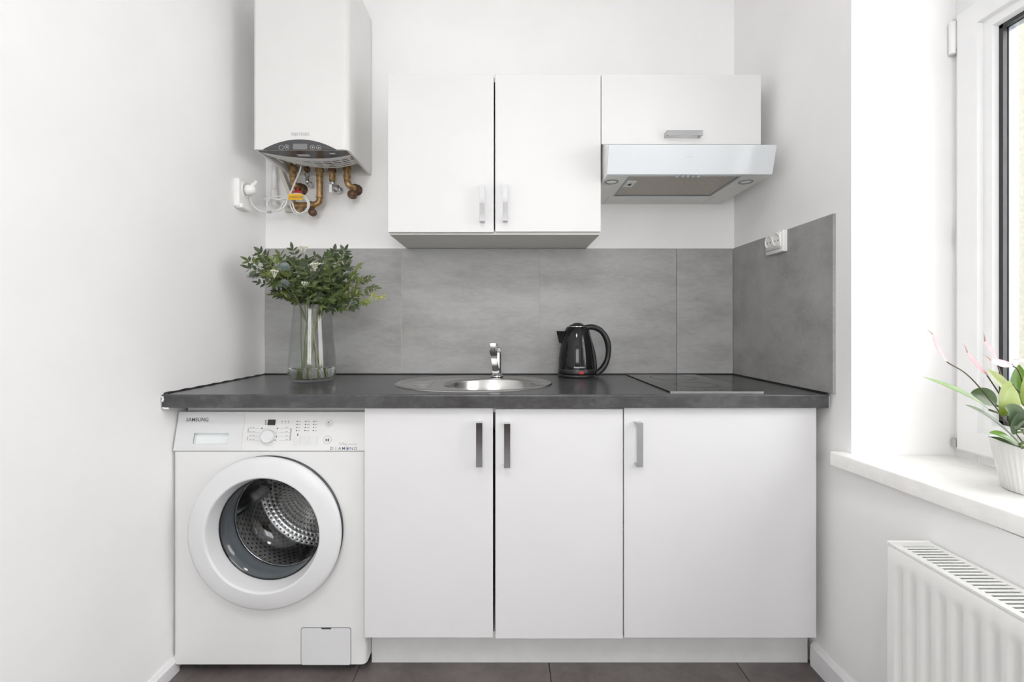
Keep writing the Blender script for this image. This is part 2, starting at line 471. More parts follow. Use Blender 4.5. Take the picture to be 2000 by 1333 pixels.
def text_bm(s, height, M, extrude=0.0002, bold=0.0, stretch=1.0, shear=0.0):
    """lettering: M maps text plane (x right, y up, centred) to the room"""
    cu = bpy.data.curves.new('t', 'FONT'); cu.body = s; cu.size = 1.0; cu.align_x = 'CENTER'; cu.align_y = 'CENTER'
    cu.offset = bold; cu.shear = shear; cu.resolution_u = 3
    o = bpy.data.objects.new('t', cu); C.objects.link(o); bpy.context.view_layer.update()
    me = bpy.data.meshes.new_from_object(o.evaluated_get(bpy.context.evaluated_depsgraph_get()))
    bm = bmesh.new(); bm.from_mesh(me)
    bpy.data.objects.remove(o); bpy.data.meshes.remove(me); bpy.data.curves.remove(cu)
    k = height / 0.69
    bmesh.ops.transform(bm, matrix=M @ Matrix.Diagonal((k * stretch, k, k, 1)), verts=bm.verts[:])
    return bm
def facing(p, tilt=0.0, lift=0.0006):
    """frame on an upright surface looking at -y; tilt leans the top away (+y)"""
    R = Matrix.Rotation(PI / 2 - tilt, 4, 'X')
    return Matrix.Translation(Vector(p)) @ R @ Matrix.Translation((0, 0, lift))
def copy_obj(o, parent, M):
    c = o.copy(); C.objects.link(c); c.parent = parent; c.matrix_local = M; return c

# ------------------------------------------------------------------ the room
# floor: slab with 60 cm tiles laid on it
b = BM(); bx(b, XL - 0.1, XR + 0.6, YREAR - 0.1, YW + 0.1, -0.12, -0.0035)
floor = obj('floor', b, 'grout_floor', None, 'dark taupe tiled floor', 'floor', kind='structure', origin=(0, 0, 0))
fx = [XL] + [x for x in (-0.466, 0.134, 0.734)] + [XR]
fy = [YREAR + 0.0, -2.65, -2.05, -1.45, -0.85, -0.25, 0.35, 0.95, 1.55, YW]
for i in range(len(fx) - 1):
    for j in range(len(fy) - 1):
        b = BM(); bx(b, fx[i] + 0.0012, fx[i + 1] - 0.0012, fy[j] + 0.0012, fy[j + 1] - 0.0012, -0.01, 0, 0.001, 1)
        obj('tile', b, 'floor_tile', floor)
b = BM(); bx(b, XL - 0.1, XR + 0.6, YREAR - 0.1, YW + 0.1, CEIL, CEIL + 0.1)
obj('ceiling', b, 'ceiling_paint', None, 'white painted ceiling', 'ceiling', kind='structure')
b = BM(); bx(b, XL - 0.12, XL, YREAR - 0.1, YW + 0.12, -0.1, CEIL)
wl = obj('wall_left', b, 'wall_paint', None, 'plain white painted wall on the left', 'wall', kind='structure')
b = BM(); bx(b, XL, XR + 0.5, YW, YW + 0.12, -0.1, CEIL)
wb = obj('wall_back', b, 'wall_paint', None, 'white back wall behind the kitchen units', 'wall', kind='structure')
# splashback: tiles proud of the wall with narrow joints
ZT = 1.409
txs = [XL + 0.0005, -0.4505, 0.1385, 0.7253, XR - 0.0095]
for i in range(4):
    g0 = 0.001; g1 = 0.001 if i < 2 else 0.0006
    b = BM(); bx(b, txs[i] + g0, txs[i + 1] - g1, YTF, YW + 0.002, ZC + 0.004, ZT, 0.0008, 1)
    obj('tile', b, 'concrete_tile', wb)
b = BM(); bx(b, txs[0], txs[3] - 0.2, YTF + 0.0012, YW + 0.001, ZC + 0.004, ZT - 0.0005)
obj('grout', b, 'grout_beige', wb)
# right wall with the deep window recess
YR0, YWN, XWN = 1.297, 1.272, 1.25       # recess edge, its inner end at the window
YN0 = 0.02
ZL = 2.06
b = BM()
prism(b, [(XR, YW + 0.12), (XR, YR0), (XWN, YWN), (1.5, YWN), (1.5, YW + 0.12)], 'z', -0.1, CEIL)
bx(b, XR, 1.5, YREAR - 0.1, YN0, -0.1, CEIL)
bx(b, XR, 1.5, YN0, YWN, -0.1, ZS - 0.042)
prism(b, [(XR, YR0), (XR, YWN), (XWN, YWN)], 'z', -0.1, ZS - 0.042)
bx(b, XR, 1.5, YN0, YWN, ZL, CEIL)
prism(b, [(XR, YR0), (XR, YWN), (XWN, YWN)], 'z', ZL, CEIL)
wr = obj('wall_right', b, 'wall_paint', None, 'white wall on the right with a deep window recess', 'wall', kind='structure')
b = BM(); bx(b, XR - 0.009, XR + 0.002, 1.358, YTF - 0.001, ZC + 0.004, ZT, 0.0008, 1)
obj('tile', b, 'concrete_tile', wr)
b = BM(); bx(b, 1.325, 1.52, 1.205, YWN + 0.01, 0.55, 2.15)
obj('outer_reveal', b, 'stucco_cream', wr)
b = BM(); bx(b, 1.325, 1.52, YN0 - 0.01, 0.06, 0.55, 2.15)
obj('outer_reveal', b, 'stucco_cream', wr)
# wall behind the camera with a window and an added low dark cabinet under it
b = BM()
bx(b, XL, -0.85, YREAR - 0.12, YREAR, -0.1, CEIL); bx(b, 0.85, XR, YREAR - 0.12, YREAR, -0.1, CEIL)
bx(b, -0.85, 0.85, YREAR - 0.12, YREAR, 2.42, CEIL); bx(b, -0.85, 0.85, YREAR - 0.12, YREAR, -0.1, 0.95)
obj('wall_front', b, 'wall_paint', None, 'white wall behind the camera with a window', 'wall', kind='structure')
d2 = thing('window_2', (0, YREAR - 0.06, 0.95), 'white framed window behind the camera', 'window', kind='structure')
for x in (-0.815, 0.0, 0.815):
    b = BM(); bx(b, x - 0.035, x + 0.035, YREAR - 0.09, YREAR - 0.03, 0.95, 2.42, 0.004); obj('frame', b, 'upvc', d2)
for z in (0.985, 2.385):
    b = BM(); bx(b, -0.78, 0.78, YREAR - 0.085, YREAR - 0.035, z - 0.035, z + 0.035, 0.004); obj('frame', b, 'upvc', d2)
for x in (-0.4, 0.4):
    b = BM(); bx(b, x - 0.37, x + 0.37, YREAR - 0.062, YREAR - 0.058, 1.01, 2.36); obj('pane', b, 'pane_glass', d2)
sb_ = thing('added_sideboard', (0, YREAR + 0.22, 0), 'dark brown low cabinet added behind the camera as a dark reflection for the handles', 'added_sideboard')  # unseen, added so the chrome handles reflect something dark
b = BM(); bx(b, -0.8, 0.8, YREAR + 0.02, YREAR + 0.42, 0.06, 0.80, 0.004); obj('body', b, 'wood_brown', sb_)
b = BM(); bx(b, -0.82, 0.82, YREAR + 0.01, YREAR + 0.44, 0.80, 0.83, 0.004); obj('top_board', b, 'wood_brown', sb_)
for k in range(4):
    x = -0.6 + 0.4 * k
    b = BM(); bx(b, x - 0.195, x + 0.195, YREAR + 0.42, YREAR + 0.436, 0.08, 0.785, 0.003); obj('door', b, 'wood_brown', sb_)
for x in (-0.7, 0.7):
    for y in (0.08, 0.36):
        b = BM(); cyl(b, (x, YREAR + y, 0), (x, YREAR + y, 0.062), 0.02); obj('foot', b, 'gasket_black', sb_)
# baseboards
def baseboard(name, x, s, y0, y1, h, label):
    b = BM(); prism(b, [(x, 0.0), (x + s * 0.014, 0.0), (x + s * 0.014, h - 0.012), (x + s * 0.006, h), (x, h)], 'y', y0, y1)
    obj(name, b, 'baseboard_white', None, label, 'baseboard', kind='structure')
baseboard('baseboard_left', XL, 1, YREAR, 1.43, 0.05, 'white baseboard along the left wall')
baseboard('baseboard_right', XR, -1, YREAR, 1.452, 0.074, 'white baseboard along the right wall under the radiator')

# ------------------------------------------------------------------ window
w1 = thing('window_1', (1.28, 0.65, ZS), 'white plastic framed kitchen window in the right wall', 'window', kind='structure')
X0, X1 = 1.245, 1.325
YA, YB = YWN + 0.004, YN0 + 0.05          # far and near ends
ZA, ZB = ZS - 0.002, ZL
def frame_bars(xa, xb, yf, yn, z0, z1, t, name, r=0.004):
    for (a, c, d, e) in ((yf - t, yf, z0, z1), (yn, yn + t, z0, z1)):
        b = BM(); bx(b, xa, xb, a, c, d, e, r); obj(name, b, 'upvc', w1)
    for (d, e) in ((z0, z0 + t), (z1 - t, z1)):
        b = BM(); bx(b, xa + 0.0004, xb - 0.0004, yn + t, yf - t, d, e, r); obj(name, b, 'upvc', w1)
frame_bars(X0, X1, YA, YB, ZA, ZB, 0.062, 'frame')
# sash with mitred corners, standing proud of the frame on the room side
SY0, SY1, SZ0, SZ1 = 1.256, YB + 0.02, ZS + 0.022, 1.928
ST = 0.088
def sash_bar(p, q, pi, qi):   # outer corners p,q and inner corners pi,qi in (y,z)
    t = bmesh.new()
    rows = [(X0 - 0.012, 0.0), (X0 - 0.016, 0.06), (X0 - 0.016, 0.66), (X0 - 0.004, 0.70), (X0 - 0.002, 0.93), (X0 + 0.012, 1.0), (X1 - 0.02, 1.0), (X1 - 0.02, 0.0)]
    A = []; B_ = []
    for x, s in rows:
        A.append(t.verts.new((x, p[0] + (pi[0] - p[0]) * s, p[1] + (pi[1] - p[1]) * s)))
        B_.append(t.verts.new((x, q[0] + (qi[0] - q[0]) * s, q[1] + (qi[1] - q[1]) * s)))
    n = len(rows)
    for i in range(n): t.faces.new((A[i], A[(i + 1) % n], B_[(i + 1) % n], B_[i]))
    t.faces.new(A[::-1]); t.faces.new(B_); bmesh.ops.recalc_face_normals(t, faces=t.faces[:])
    b = BM(); join(b, t); obj('sash_bar', b, 'upvc', w1)
oc = [(SY0, SZ0), (SY0, SZ1), (SY1, SZ1), (SY1, SZ0)]
ic = [(SY0 - ST, SZ0 + ST), (SY0 - ST, SZ1 - ST), (SY1 + ST, SZ1 - ST), (SY1 + ST, SZ0 + ST)]
g = 0.0006
for i in range(4):
    j = (i + 1) % 4
    sash_bar(oc[i], oc[j], ic[i], ic[j])
gy0, gy1, gz0, gz1 = ic[0][0], ic[2][0], ic[0][1], ic[1][1]
def ring_bars(x0, x1, t, m, name):
    for (a, c, d, e) in ((gy0 - t, gy0 + 0.001, gz0, gz1), (gy1 - 0.001, gy1 + t, gz0, gz1), (gy1, gy0, gz0 - 0.001, gz0 + t), (gy1, gy0, gz1 - t, gz1 + 0.001)):
        b = BM(); bx(b, x0, x1, a, c, d, e); obj(name, b, m, w1)
ring_bars(X0 + 0.010, X0 + 0.020, 0.009, 'gasket_black', 'gasket')
ring_bars(X0 + 0.024, X0 + 0.042, 0.010, 'spacer_grey', 'glass_spacer')
for x in (X0 + 0.021, X0 + 0.043):
    b = BM(); bx(b, x, x + 0.003, gy1 - 0.004, gy0 + 0.004, gz0 - 0.004, gz1 + 0.004); obj('pane', b, 'pane_glass', w1)
b = BM(); bx(b, X0 - 0.018, X0 + 0.004, 1.2565, 1.272, 1.835, 1.905, 0.004); cyl(b, (X0 - 0.016, 1.264, 1.825), (X0 - 0.016, 1.264, 1.912), 0.008)
obj('hinge', b, 'plastic_white', w1)
b = BM(); bx(b, X0 - 0.016, X0 + 0.004, 1.2565, 1.270, 0.742, 0.765, 0.003); obj('hinge', b, 'satin_metal', w1, label='small bare metal lower hinge')
b = BM(); bx(b, X0 - 0.006, X0 + 0.004, 1.2566, 1.2595, 1.295, 1.345); obj('latch_strip', b, 'dark_rubber', w1)

# window sill board, slightly skewed to the wall
b = BM()
zs0 = ZS - 0.0405
prism(b, [(0.930, 1.321), (0.973, 0.866), (1.045, 0.10), (1.06, YN0 + 0.0005), (1.2435, YN0 + 0.0005), (1.2435, YWN - 0.001), (XR + 0.002, YR0 - 0.001), (XR - 0.001, YR0 - 0.001), (XR - 0.001, 1.322)], 'z', zs0, ZS, 0.004, 3)
obj('window_sill', b, 'sill_stone', None, 'thick white stone window sill jutting past the window recess', 'window sill', auto=0.6)

# ------------------------------------------------------------------ radiator
RX0, RX1, RY0, RY1, RZ0, RZ1 = 0.872, 0.968, 0.22, 1.054, 0.13, 0.580
rd = thing('radiator', (0.92, 0.64, RZ0), 'white ribbed panel radiator under the window sill', 'radiator')
t = bmesh.new()
ny = 25 * 12; zs = [RZ0, RZ0 + 0.045, RZ0 + 0.06, RZ1 - 0.062, RZ1 - 0.046, RZ1 - 0.012, RZ1 - 0.006]
gridv = []
for i in range(ny + 1):
    y = RY1 - 0.004 - (RY1 - RY0 - 0.008) * i / ny
    ph = ((RY1 - 0.017 - y) / 0.0333) % 1.0
    w = 0.0 if (y > RY1 - 0.012 or y < RY0 + 0.012) else max(0.0, min(1.0, (0.5 - abs(ph - 0.5)) * 4.0 - 0.6))
    gridv.append([t.verts.new((RX0 + (0.0042 * w if 2 <= k <= 3 else 0.0) + (0.004 if k == 6 else 0.0), y, z)) for k, z in enumerate(zs)])
for i in range(ny):
    for k in range(len(zs) - 1):
        t.faces.new((gridv[i][k], gridv[i][k + 1], gridv[i + 1][k + 1], gridv[i + 1][k])).smooth = True
bmesh.ops.recalc_face_normals(t, faces=t.faces[:])
b = BM(); join(b, t); bx(b, RX0 + 0.010, RX0 + 0.016, RY0 + 0.002, RY1 - 0.002, RZ0, RZ1 - 0.006)
o = obj('front_panel', b, 'radiator_white', rd)
b = BM(); bx(b, RX1 - 0.012, RX1, RY0, RY1 - 0.002, RZ0, RZ1 - 0.006, 0.002); obj('back_panel', b, 'radiator_white', rd)
for y in (RY0, RY1 - 0.003):
    b = BM(); bx(b, RX0 + 0.001, RX1 + 0.004, y, y + 0.003, RZ0 - 0.002, RZ1 + 0.001, 0.001); obj('side_cover', b, 'radiator_white', rd)
b = BM(); bx(b, RX0 + 0.001, RX0 + 0.016, RY0, RY1 - 0.003, RZ1 - 0.008, RZ1, 0.002); obj('grille_rail', b, 'radiator_white', rd)
b = BM(); bx(b, RX1 - 0.010, RX1 + 0.002, RY0, RY1 - 0.003, RZ1 - 0.008, RZ1, 0.002); obj('grille_rail', b, 'radiator_white', rd)
b = BM(); bx(b, RX0 + 0.016, RX1 - 0.010, RY1 - 0.022, RY1 - 0.003, RZ1 - 0.006, RZ1 - 0.001); obj('grille_end', b, 'radiator_white', rd)
first = None; y = RY1 - 0.028
while y > RY0 + 0.02:
    if first is None:
        b = BM(); bx(b, RX0 + 0.015, RX1 - 0.009, y - 0.0050, y, RZ1 - 0.004, RZ1 - 0.001, 0.001, 1); first = obj('slat', b, 'radiator_white', rd); ys = y
    else: copy_obj(first, rd, Matrix.Translation((0, y - ys, 0)))
    y -= 0.0118
b = BM(); bx(b, RX0 + 0.03, RX1 - 0.03, RY0 + 0.01, RY1 - 0.01, RZ0 + 0.02, RZ1 - 0.16); obj('convector', b, 'satin_metal', rd)
for y in (0.35, 0.92):
    b = BM(); bx(b, RX1 - 0.004, XR + 0.001, y - 0.015, y + 0.015, 0.2, 0.5); obj('wall_bracket', b, 'radiator_white', rd)

# ------------------------------------------------------------------ worktop
ct = thing('worktop', (0, 1.66, ZCB), 'dark slate grey laminate worktop spanning wall to wall', 'worktop')
r = 0.005
prof = [(YCF + 0.001, ZCB)] + [(YCF, ZCB + 0.001), (YCF, ZC - r)] + [(YCF + r - r * math.cos(a), ZC - r + r * math.sin(a)) for a in (0.4, 0.8, 1.2, PI / 2)] + [(YW - 0.001, ZC), (YW - 0.001, ZCB)]
b = BM(); prism(b, prof, 'x', XL + 0.002, XR - 0.011)
slab = obj('slab', b, 'slate_laminate', ct)
SKX, SKY, SKA, SKB = -0.118, 1.652, 0.281, 0.236       # sink ellipse
cb = BM(); lathe(cb, [(0, ZCB - 0.05), (1, ZCB - 0.05), (1, ZC + 0.05), (0, ZC + 0.05)], (0, 0, 0), n=96, smooth=False)
bmesh.ops.transform(cb, matrix=Matrix.Translation((SKX, SKY, 0)) @ Matrix.Diagonal((SKA - 0.012, SKB - 0.012, 1, 1)), verts=cb.verts[:])
cut(slab, cb)
b = BM(); bx(b, XL + 0.002, XR - 0.011, YTF - 0.006, YW, ZC, ZC + 0.0045, 0.0015); obj('sealant_strip', b, 'black_sealant', ct)
b = BM(); tube(b, [(XL + 0.002 + 0.0012 * math.sin(k * 2.3), YCF + 0.01 + (YTF - 0.012 - YCF) * k / 30, ZC + 0.001) for k in range(31)], [0.0036 + 0.0012 * math.sin(k * 1.7) for k in range(31)], 6)
obj('sealant_strip', b, 'black_sealant', ct)
b = BM(); bx(b, XR - 0.016, XR - 0.008, YCF + 0.006, YTF - 0.006, ZC, ZC + 0.005, 0.0015); obj('sealant_strip', b, 'black_sealant', ct)
b = BM(); bx(b, XR - 0.0112, XR - 0.0085, YCF - 0.001, YCF + 0.03, ZCB - 0.001, ZC - 0.004, 0.0008); obj('end_cap', b, 'aluminium_cap', ct, label='silver metal end cap')
b = BM()
tube(b, spline([(XL + 0.004, YCF - 0.001, ZC - 0.006), (XL + 0.007, YCF - 0.002, ZC - 0.014), (XL + 0.003, YCF - 0.001, ZC - 0.022)], 5), [0.003, 0.004, 0.0035, 0.002, 0.003, 0.0035, 0.003, 0.004, 0.004, 0.003, 0.002][:11], 6)
tube(b, spline([(XL + 0.004, YCF + 0.001, ZCB), (XL + 0.013, YCF, ZCB - 0.002), (XL + 0.022, YCF + 0.002, ZCB - 0.001)], 5), 0.003, 6)
obj('sealant_crumbs', b, 'white_sealant', ct)

# ------------------------------------------------------------------ handles
def handle(parent, c, length, Yf, vertical=True, w=0.0185, proj=0.026):
    hd = None
    n = 3; pts = []
    L = length / 2
    for k in range(n):
        s = -1 + 2 * k / (n - 1)
        pts.append((c[0], Yf - proj - 0.0002 * (1 - s * s), c[1] + s * L) if vertical else (c[0] + s * L, Yf - proj - 0.0002 * (1 - s * s), c[1]))
    wv = (1, 0, 0) if vertical else (0, 0, 1)
    b = BM(); sweep_rect(b, pts, wv, w, 0.004)
    for s in (-1, 1):
        if vertical: bx(b, c[0] - w / 2, c[0] + w / 2, Yf - proj - 0.001, Yf + 0.001, c[1] + s * L - (0.007 if s > 0 else 0), c[1] + s * L + (0.007 if s < 0 else 0), 0.001)
        else: bx(b, c[0] + s * L - (0.007 if s > 0 else 0), c[0] + s * L + (0.007 if s < 0 else 0), Yf - proj - 0.001, Yf + 0.001, c[1] - w / 2, c[1] + w / 2, 0.001)
    return obj('handle', b, 'handle_chrome', parent)

def carcass(bm, x0, x1, y0, y1, z0, z1, t=0.016):
    bx(bm, x0, x0 + t, y0, y1, z0, z1); bx(bm, x1 - t, x1, y0, y1, z0, z1)
    bx(bm, x0 + t, x1 - t, y0, y1, z0, z0 + t); bx(bm, x0 + t, x1 - t, y1 - 0.005, y1, z0 + t, z1)
    return bm
def door(parent, x0, x1, z0, z1, Yf, th=0.0155, m='laminate_white', name='door'):
    b = BM(); bx(b, x0, x1, Yf, Yf + th, z0, z1, 0.0012, 2); return obj(name, b, m, parent)

# ------------------------------------------------------------------ base units
dz = lambda y: WZ(y, YD)
dxp = lambda x: WX(x, YD)
XA = -0.4325; XM = dxp(1218.0); XB = dxp(1592.5)
u1 = thing('base_cabinet', ((XA + XM) / 2, 1.66, 0.11), 'white two-door base cabinet under the sink', 'cabinet')
b = BM(); carcass(b, XA, XM - 0.0005, YD + 0.0165, YW - 0.04, 0.118, ZCB - 0.001)
bx(b, XA + 0.016, XM - 0.0165, YD + 0.0165, YD + 0.03, ZCB - 0.02, ZCB - 0.001)
obj('body', b, 'carcass_board', u1)
dl = door(u1, dxp(712), dxp(962.8), dz(1246.5), dz(797.5), YD)
handle(dl, (dxp(937), (dz(823) + dz(908)) / 2), dz(823) - dz(908), YD)
dm = door(u1, dxp(967.5), dxp(1216.6), dz(1248.5), dz(799.5), YD)
handle(dm, (dxp(990.5), (dz(825) + dz(909.5)) / 2), dz(825) - dz(909.5), YD)
u2 = thing('base_cabinet', ((XM + XB) / 2, 1.66, 0.11), 'white single-door base cabinet under the hob', 'cabinet')
b = BM(); carcass(b, XM + 0.0005, XB + 0.001, YD + 0.0165, YW - 0.04, 0.118, ZCB - 0.001)
bx(b, XM + 0.017, XB - 0.016, YD + 0.0165, YD + 0.03, ZCB - 0.02, ZCB - 0.001)
obj('body', b, 'carcass_board', u2)
dr = door(u2, dxp(1219), dxp(1594.5), dz(1246.8), dz(797), YD)
handle(dr, (dxp(1245), (dz(823) + dz(908)) / 2), dz(823) - dz(908), YD)
b = BM(); bx(b, XA + 0.0005, XR - 0.0145, 1.463, 1.479, 0.0, 0.1175, 0.001)
pl = obj('plinth', b, 'plinth_white', None, 'white plinth board below the base cabinets', 'plinth')

# ------------------------------------------------------------------ wall units
uz = lambda y: WZ(y, YU)
ux = lambda x: WX(x, YU)
UZ0, UZ1 = uz(456.5), uz(146)
v1 = thing('wall_cabinet', ((ux(758) + ux(1173)) / 2, 1.81, UZ0), 'white two-door wall cabinet above the sink', 'cabinet')
b = BM(); carcass(b, ux(758.5), ux(1173), YU + 0.0175, YW - 0.001, UZ0 - 0.001, UZ1 - 0.002)
bx(b, ux(758.5) + 0.016, ux(1173) - 0.016, YU + 0.0175, YW - 0.006, UZ1 - 0.018, UZ1 - 0.002)
obj('body', b, 'carcass_board', v1)
vl = door(v1, ux(757.6), ux(964.3), uz(453.8), uz(146), YU, 0.0165, 'laminate_upper')
handle(vl, (ux(942.5), (uz(366) + uz(435)) / 2), uz(366) - uz(435), YU, w=0.0175)
vr = door(v1, ux(967.2), ux(1173.4), uz(452.6), uz(145.5), YU, 0.0165, 'laminate_upper')
handle(vr, (ux(987), (uz(364.5) + uz(434.5)) / 2), uz(364.5) - uz(434.5), YU, w=0.0175)
v2 = thing('wall_cabinet', ((ux(1175) + ux(1485)) / 2, 1.81, uz(282)), 'short white wall cabinet above the cooker hood', 'cabinet')
b = BM(); carcass(b, ux(1174.4), ux(1486), YU + 0.0175, YW - 0.001, uz(281), UZ1 - 0.002)
bx(b, ux(1175) + 0.016, ux(1485) - 0.016, YU + 0.0175, YW - 0.006, UZ1 - 0.018, UZ1 - 0.002)
obj('body', b, 'laminate_upper', v2)
vh = door(v2, ux(1174.8), ux(1486.4), uz(282), uz(145.5), YU, 0.0165, 'laminate_upper', 'flap_door')
handle(vh, (ux(1332), uz(265.5)), ux(1367) - ux(1297), YU, False, 0.0175)

# ------------------------------------------------------------------ cooker hood
HX0, HX1, HZ0, HZ1 = 0.346, 0.9175, 1.600, 1.692
hd = thing('cooker_hood', (0.632, 1.75, HZ0), 'white pull-out cooker hood with slanted front and round lamps', 'cooker hood')
b = BM(); prism(b, [(1.590, HZ0 + 0.012), (1.566, HZ1 - 0.001), (YU - 0.002, uz(283)), (YU + 0.016, uz(283)), (YW - 0.001, uz(283)), (YW - 0.001, HZ0 + 0.012)], 'x', HX0 + 0.002, HX1 - 0.002)
obj('body', b, 'gloss_white', hd)
b = BM(); prism(b, [(1.5835, HZ0), (1.5555, HZ1), (1.5665, HZ1 + 0.001), (1.5945, HZ0)], 'x', HX0, HX1, 0.0015, 2)
obj('fascia', b, 'hood_white', hd)
FX0, FX1, FY0, FY1 = 0.427, 0.822, 1.605, 1.849
b = BM(); bx(b, HX0 + 0.002, HX1 - 0.002, 1.594, YW - 0.001, HZ0, HZ0 + 0.014, 0.001, 1)
un = obj('bottom_panel', b, 'hood_under', hd)
cb = BM(); bx(cb, FX0, FX1, FY0, FY1, HZ0 - 0.01, HZ0 + 0.010)
cut(un, cb)
b = BM(); bx(b, FX0 + 0.006, FX1 - 0.006, FY0 + 0.005, FY1 - 0.005, HZ0 + 0.004, HZ0 + 0.008)
fl = obj('grease_filter', b, 'filter_mesh', hd)
b = BM()
for (x0, x1, y0, y1) in ((FX0 + 0.001, FX0 + 0.008, FY0 + 0.001, FY1 - 0.001), (FX1 - 0.008, FX1 - 0.001, FY0 + 0.001, FY1 - 0.001), (FX0 + 0.008, FX1 - 0.008, FY0 + 0.001, FY0 + 0.007), (FX0 + 0.008, FX1 - 0.008, FY1 - 0.007, FY1 - 0.001)):
    bx(b, x0, x1, y0, y1, HZ0 + 0.0005, HZ0 + 0.009, 0.001, 1)
obj('filter_frame', b, 'spacer_grey', fl)
cx_, cy_ = WX(1229, 1.70), 1.70
b = BM(); bx(b, cx_ - 0.018, cx_ + 0.018, cy_ - 0.036, cy_ + 0.032, HZ0 + 0.001, HZ0 + 0.005, 0.001, 1)
cl = obj('filter_clip', b, 'hood_under', fl)
b = BM(); prism(b, [(cx_ - 0.009, cy_), (cx_ + 0.006, cy_ - 0.013), (cx_ + 0.006, cy_ + 0.013)], 'z', HZ0, HZ0 + 0.002); obj('clip_mark', b, 'black_gap', fl)
for x in (0.380, 0.867):
    c = (x, 1.664, HZ0)
    b = BM(); lathe(b, [(0.019, 0.0), (0.0205, -0.002), (0.0245, -0.002), (0.026, 0.001)], c, n=40); lp = obj('lamp_ring', b, 'spacer_grey', hd)
    b = BM(); lathe(b, [(0.0195, 0.0005), (0.015, -0.0022), (0.006, -0.003), (0, -0.003)], c, n=32); obj('lamp_lens', b, 'lamp_lens', lp)
for k in range(5):
    x = WX(1324 + k * 10.2, 1.592)
    b = BM(); bx(b, x - 0.0065, x + 0.0065, 1.588, 1.602, HZ0 - 0.004, HZ0 + 0.001, 0.0015); obj('push_button', b, 'chrome', hd)
for x in (0.412, 0.836):
    b = BM(); bx(b, x - 0.0006, x + 0.0006, FY1 + 0.002, YW - 0.002, HZ0 - 0.0004, HZ0 + 0.001); obj('panel_seam', b, 'print_grey', hd)
tl = math.atan2(1.5555 - 1.5835, HZ1 - HZ0)
obj('logo', text_bm('amica', 0.006, facing((WX(1347, 1.567), 1.5665, 1.6555), tl, 0.0007), bold=0.005, stretch=1.2), 'print_light', hd)

# ------------------------------------------------------------------ sink
sk = thing('sink', (SKX, SKY, ZC), 'oval stainless steel sink with drainer set in the worktop', 'sink')
BWX, BWY = -0.050, 1.640
t = bmesh.new(); N = 112; rings = []
def ering(a, bb, z): return [t.verts.new((SKX + a * math.cos(2 * PI * k / N), SKY + bb * math.sin(2 * PI * k / N), z)) for k in range(N)]
def cring(rr, z): return [t.verts.new((BWX + rr * math.cos(2 * PI * k / N), BWY + rr * math.sin(2 * PI * k / N), z)) for k in range(N)]
for d, z in ((0, ZC + 0.0003), (0.002, ZC + 0.003), (0.006, ZC + 0.0045), (0.012, ZC + 0.0045), (0.020, ZC + 0.001), (0.024, ZC - 0.0005), (0.026, ZC - 0.0006), (0.029, ZC - 0.0006)): rings.append(ering(SKA - d, SKB - d, z))
for rr, z in ((0.182, ZC - 0.0006), (0.180, ZC - 0.0006), (0.176, ZC - 0.003), (0.172, ZC - 0.010), (0.168, ZC - 0.05), (0.160, ZC - 0.115), (0.150, ZC - 0.138), (0.120, ZC - 0.148), (0.045, ZC - 0.152), (0.040, ZC - 0.158), (0.02, ZC - 0.16)): rings.append(cring(rr, z))
for i in range(len(rings) - 1):
    for k in range(N): t.faces.new((rings[i][k], rings[i][(k + 1) % N], rings[i + 1][(k + 1) % N], rings[i + 1][k])).smooth = True
t.faces.new(rings[-1])
bmesh.ops.recalc_face_normals(t, faces=t.faces[:])
b = BM(); join(b, t)
o = obj('basin', b, 'brushed_steel', sk, auto=0.45)
for k in range(6):
    y = 1.545 + k * 0.038; x0 = -0.345 + 0.018 * abs(k - 2.5); x1 = -0.262
    b = BM(); tube(b, spline([(x0, y, ZC - 0.0050), (x0 + 0.012, y, ZC - 0.0026), (x1 - 0.012, y, ZC - 0.0026), (x1, y, ZC - 0.0050)], 4), 0.004, 12)
    obj('drainer_rib', b, 'brushed_steel', sk)
b = BM(); lathe(b, [(0.038, -0.1545), (0.034, -0.1525), (0.02, -0.156), (0, -0.156)], (BWX, BWY, ZC), n=32); obj('drain_strainer', b, 'chrome', sk)

# ------------------------------------------------------------------ tap
fc = thing('tap', (-0.045, 1.855, ZC), 'chrome single-lever mixer tap behind the sink bowl', 'tap')
b = BM(); lathe(b, [(0, 0.001), (0.0255, 0.001), (0.0255, 0.006), (0.022, 0.009), (0.0185, 0.012), (0.0175, 0.03), (0.018, 0.098), (0.016, 0.104), (0, 0.104)], (-0.040, 1.856, ZC), n=36)
obj('body', b, 'chrome', fc, auto=0.6)
P = spline([(-0.044, 1.842, ZC + 0.018), (-0.046, 1.815, ZC + 0.052), (-0.050, 1.778, ZC + 0.093), (-0.0535, 1.735, ZC + 0.130)], 6)
n_ = len(P)
b = BM(); sweep_rect(b, P, (1, 0.02, 0), 0.02, 0.02, [0.030 - 0.006 * math.sin(PI * min(1, i / n_ * 1.2)) for i in range(n_)], [0.024 - 0.006 * i / n_ for i in range(n_)])
bmesh.ops.bevel(b, geom=b.edges[:], offset=0.0022, segments=2, affect='EDGES')
obj('spout', b, 'chrome', fc, auto=0.6)
b = BM(); bx(b, -0.0665, -0.0400, 1.718, 1.750, ZC + 0.121, ZC + 0.1445, 0.004, 3)
obj('spout_head', b, 'satin_metal', fc, auto=0.6)
b = BM(); lathe(b, [(0, -0.001), (0.009, -0.001), (0.010, 0.004), (0.010, 0.012)], (-0.0535, 1.733, ZC + 0.1165), n=24); obj('aerator', b, 'chrome', fc, auto=0.6)
P = spline([(-0.039, 1.858, ZC + 0.102), (-0.039, 1.858, ZC + 0.114), (-0.043, 1.838, ZC + 0.128), (-0.050, 1.785, ZC + 0.140)], 5)
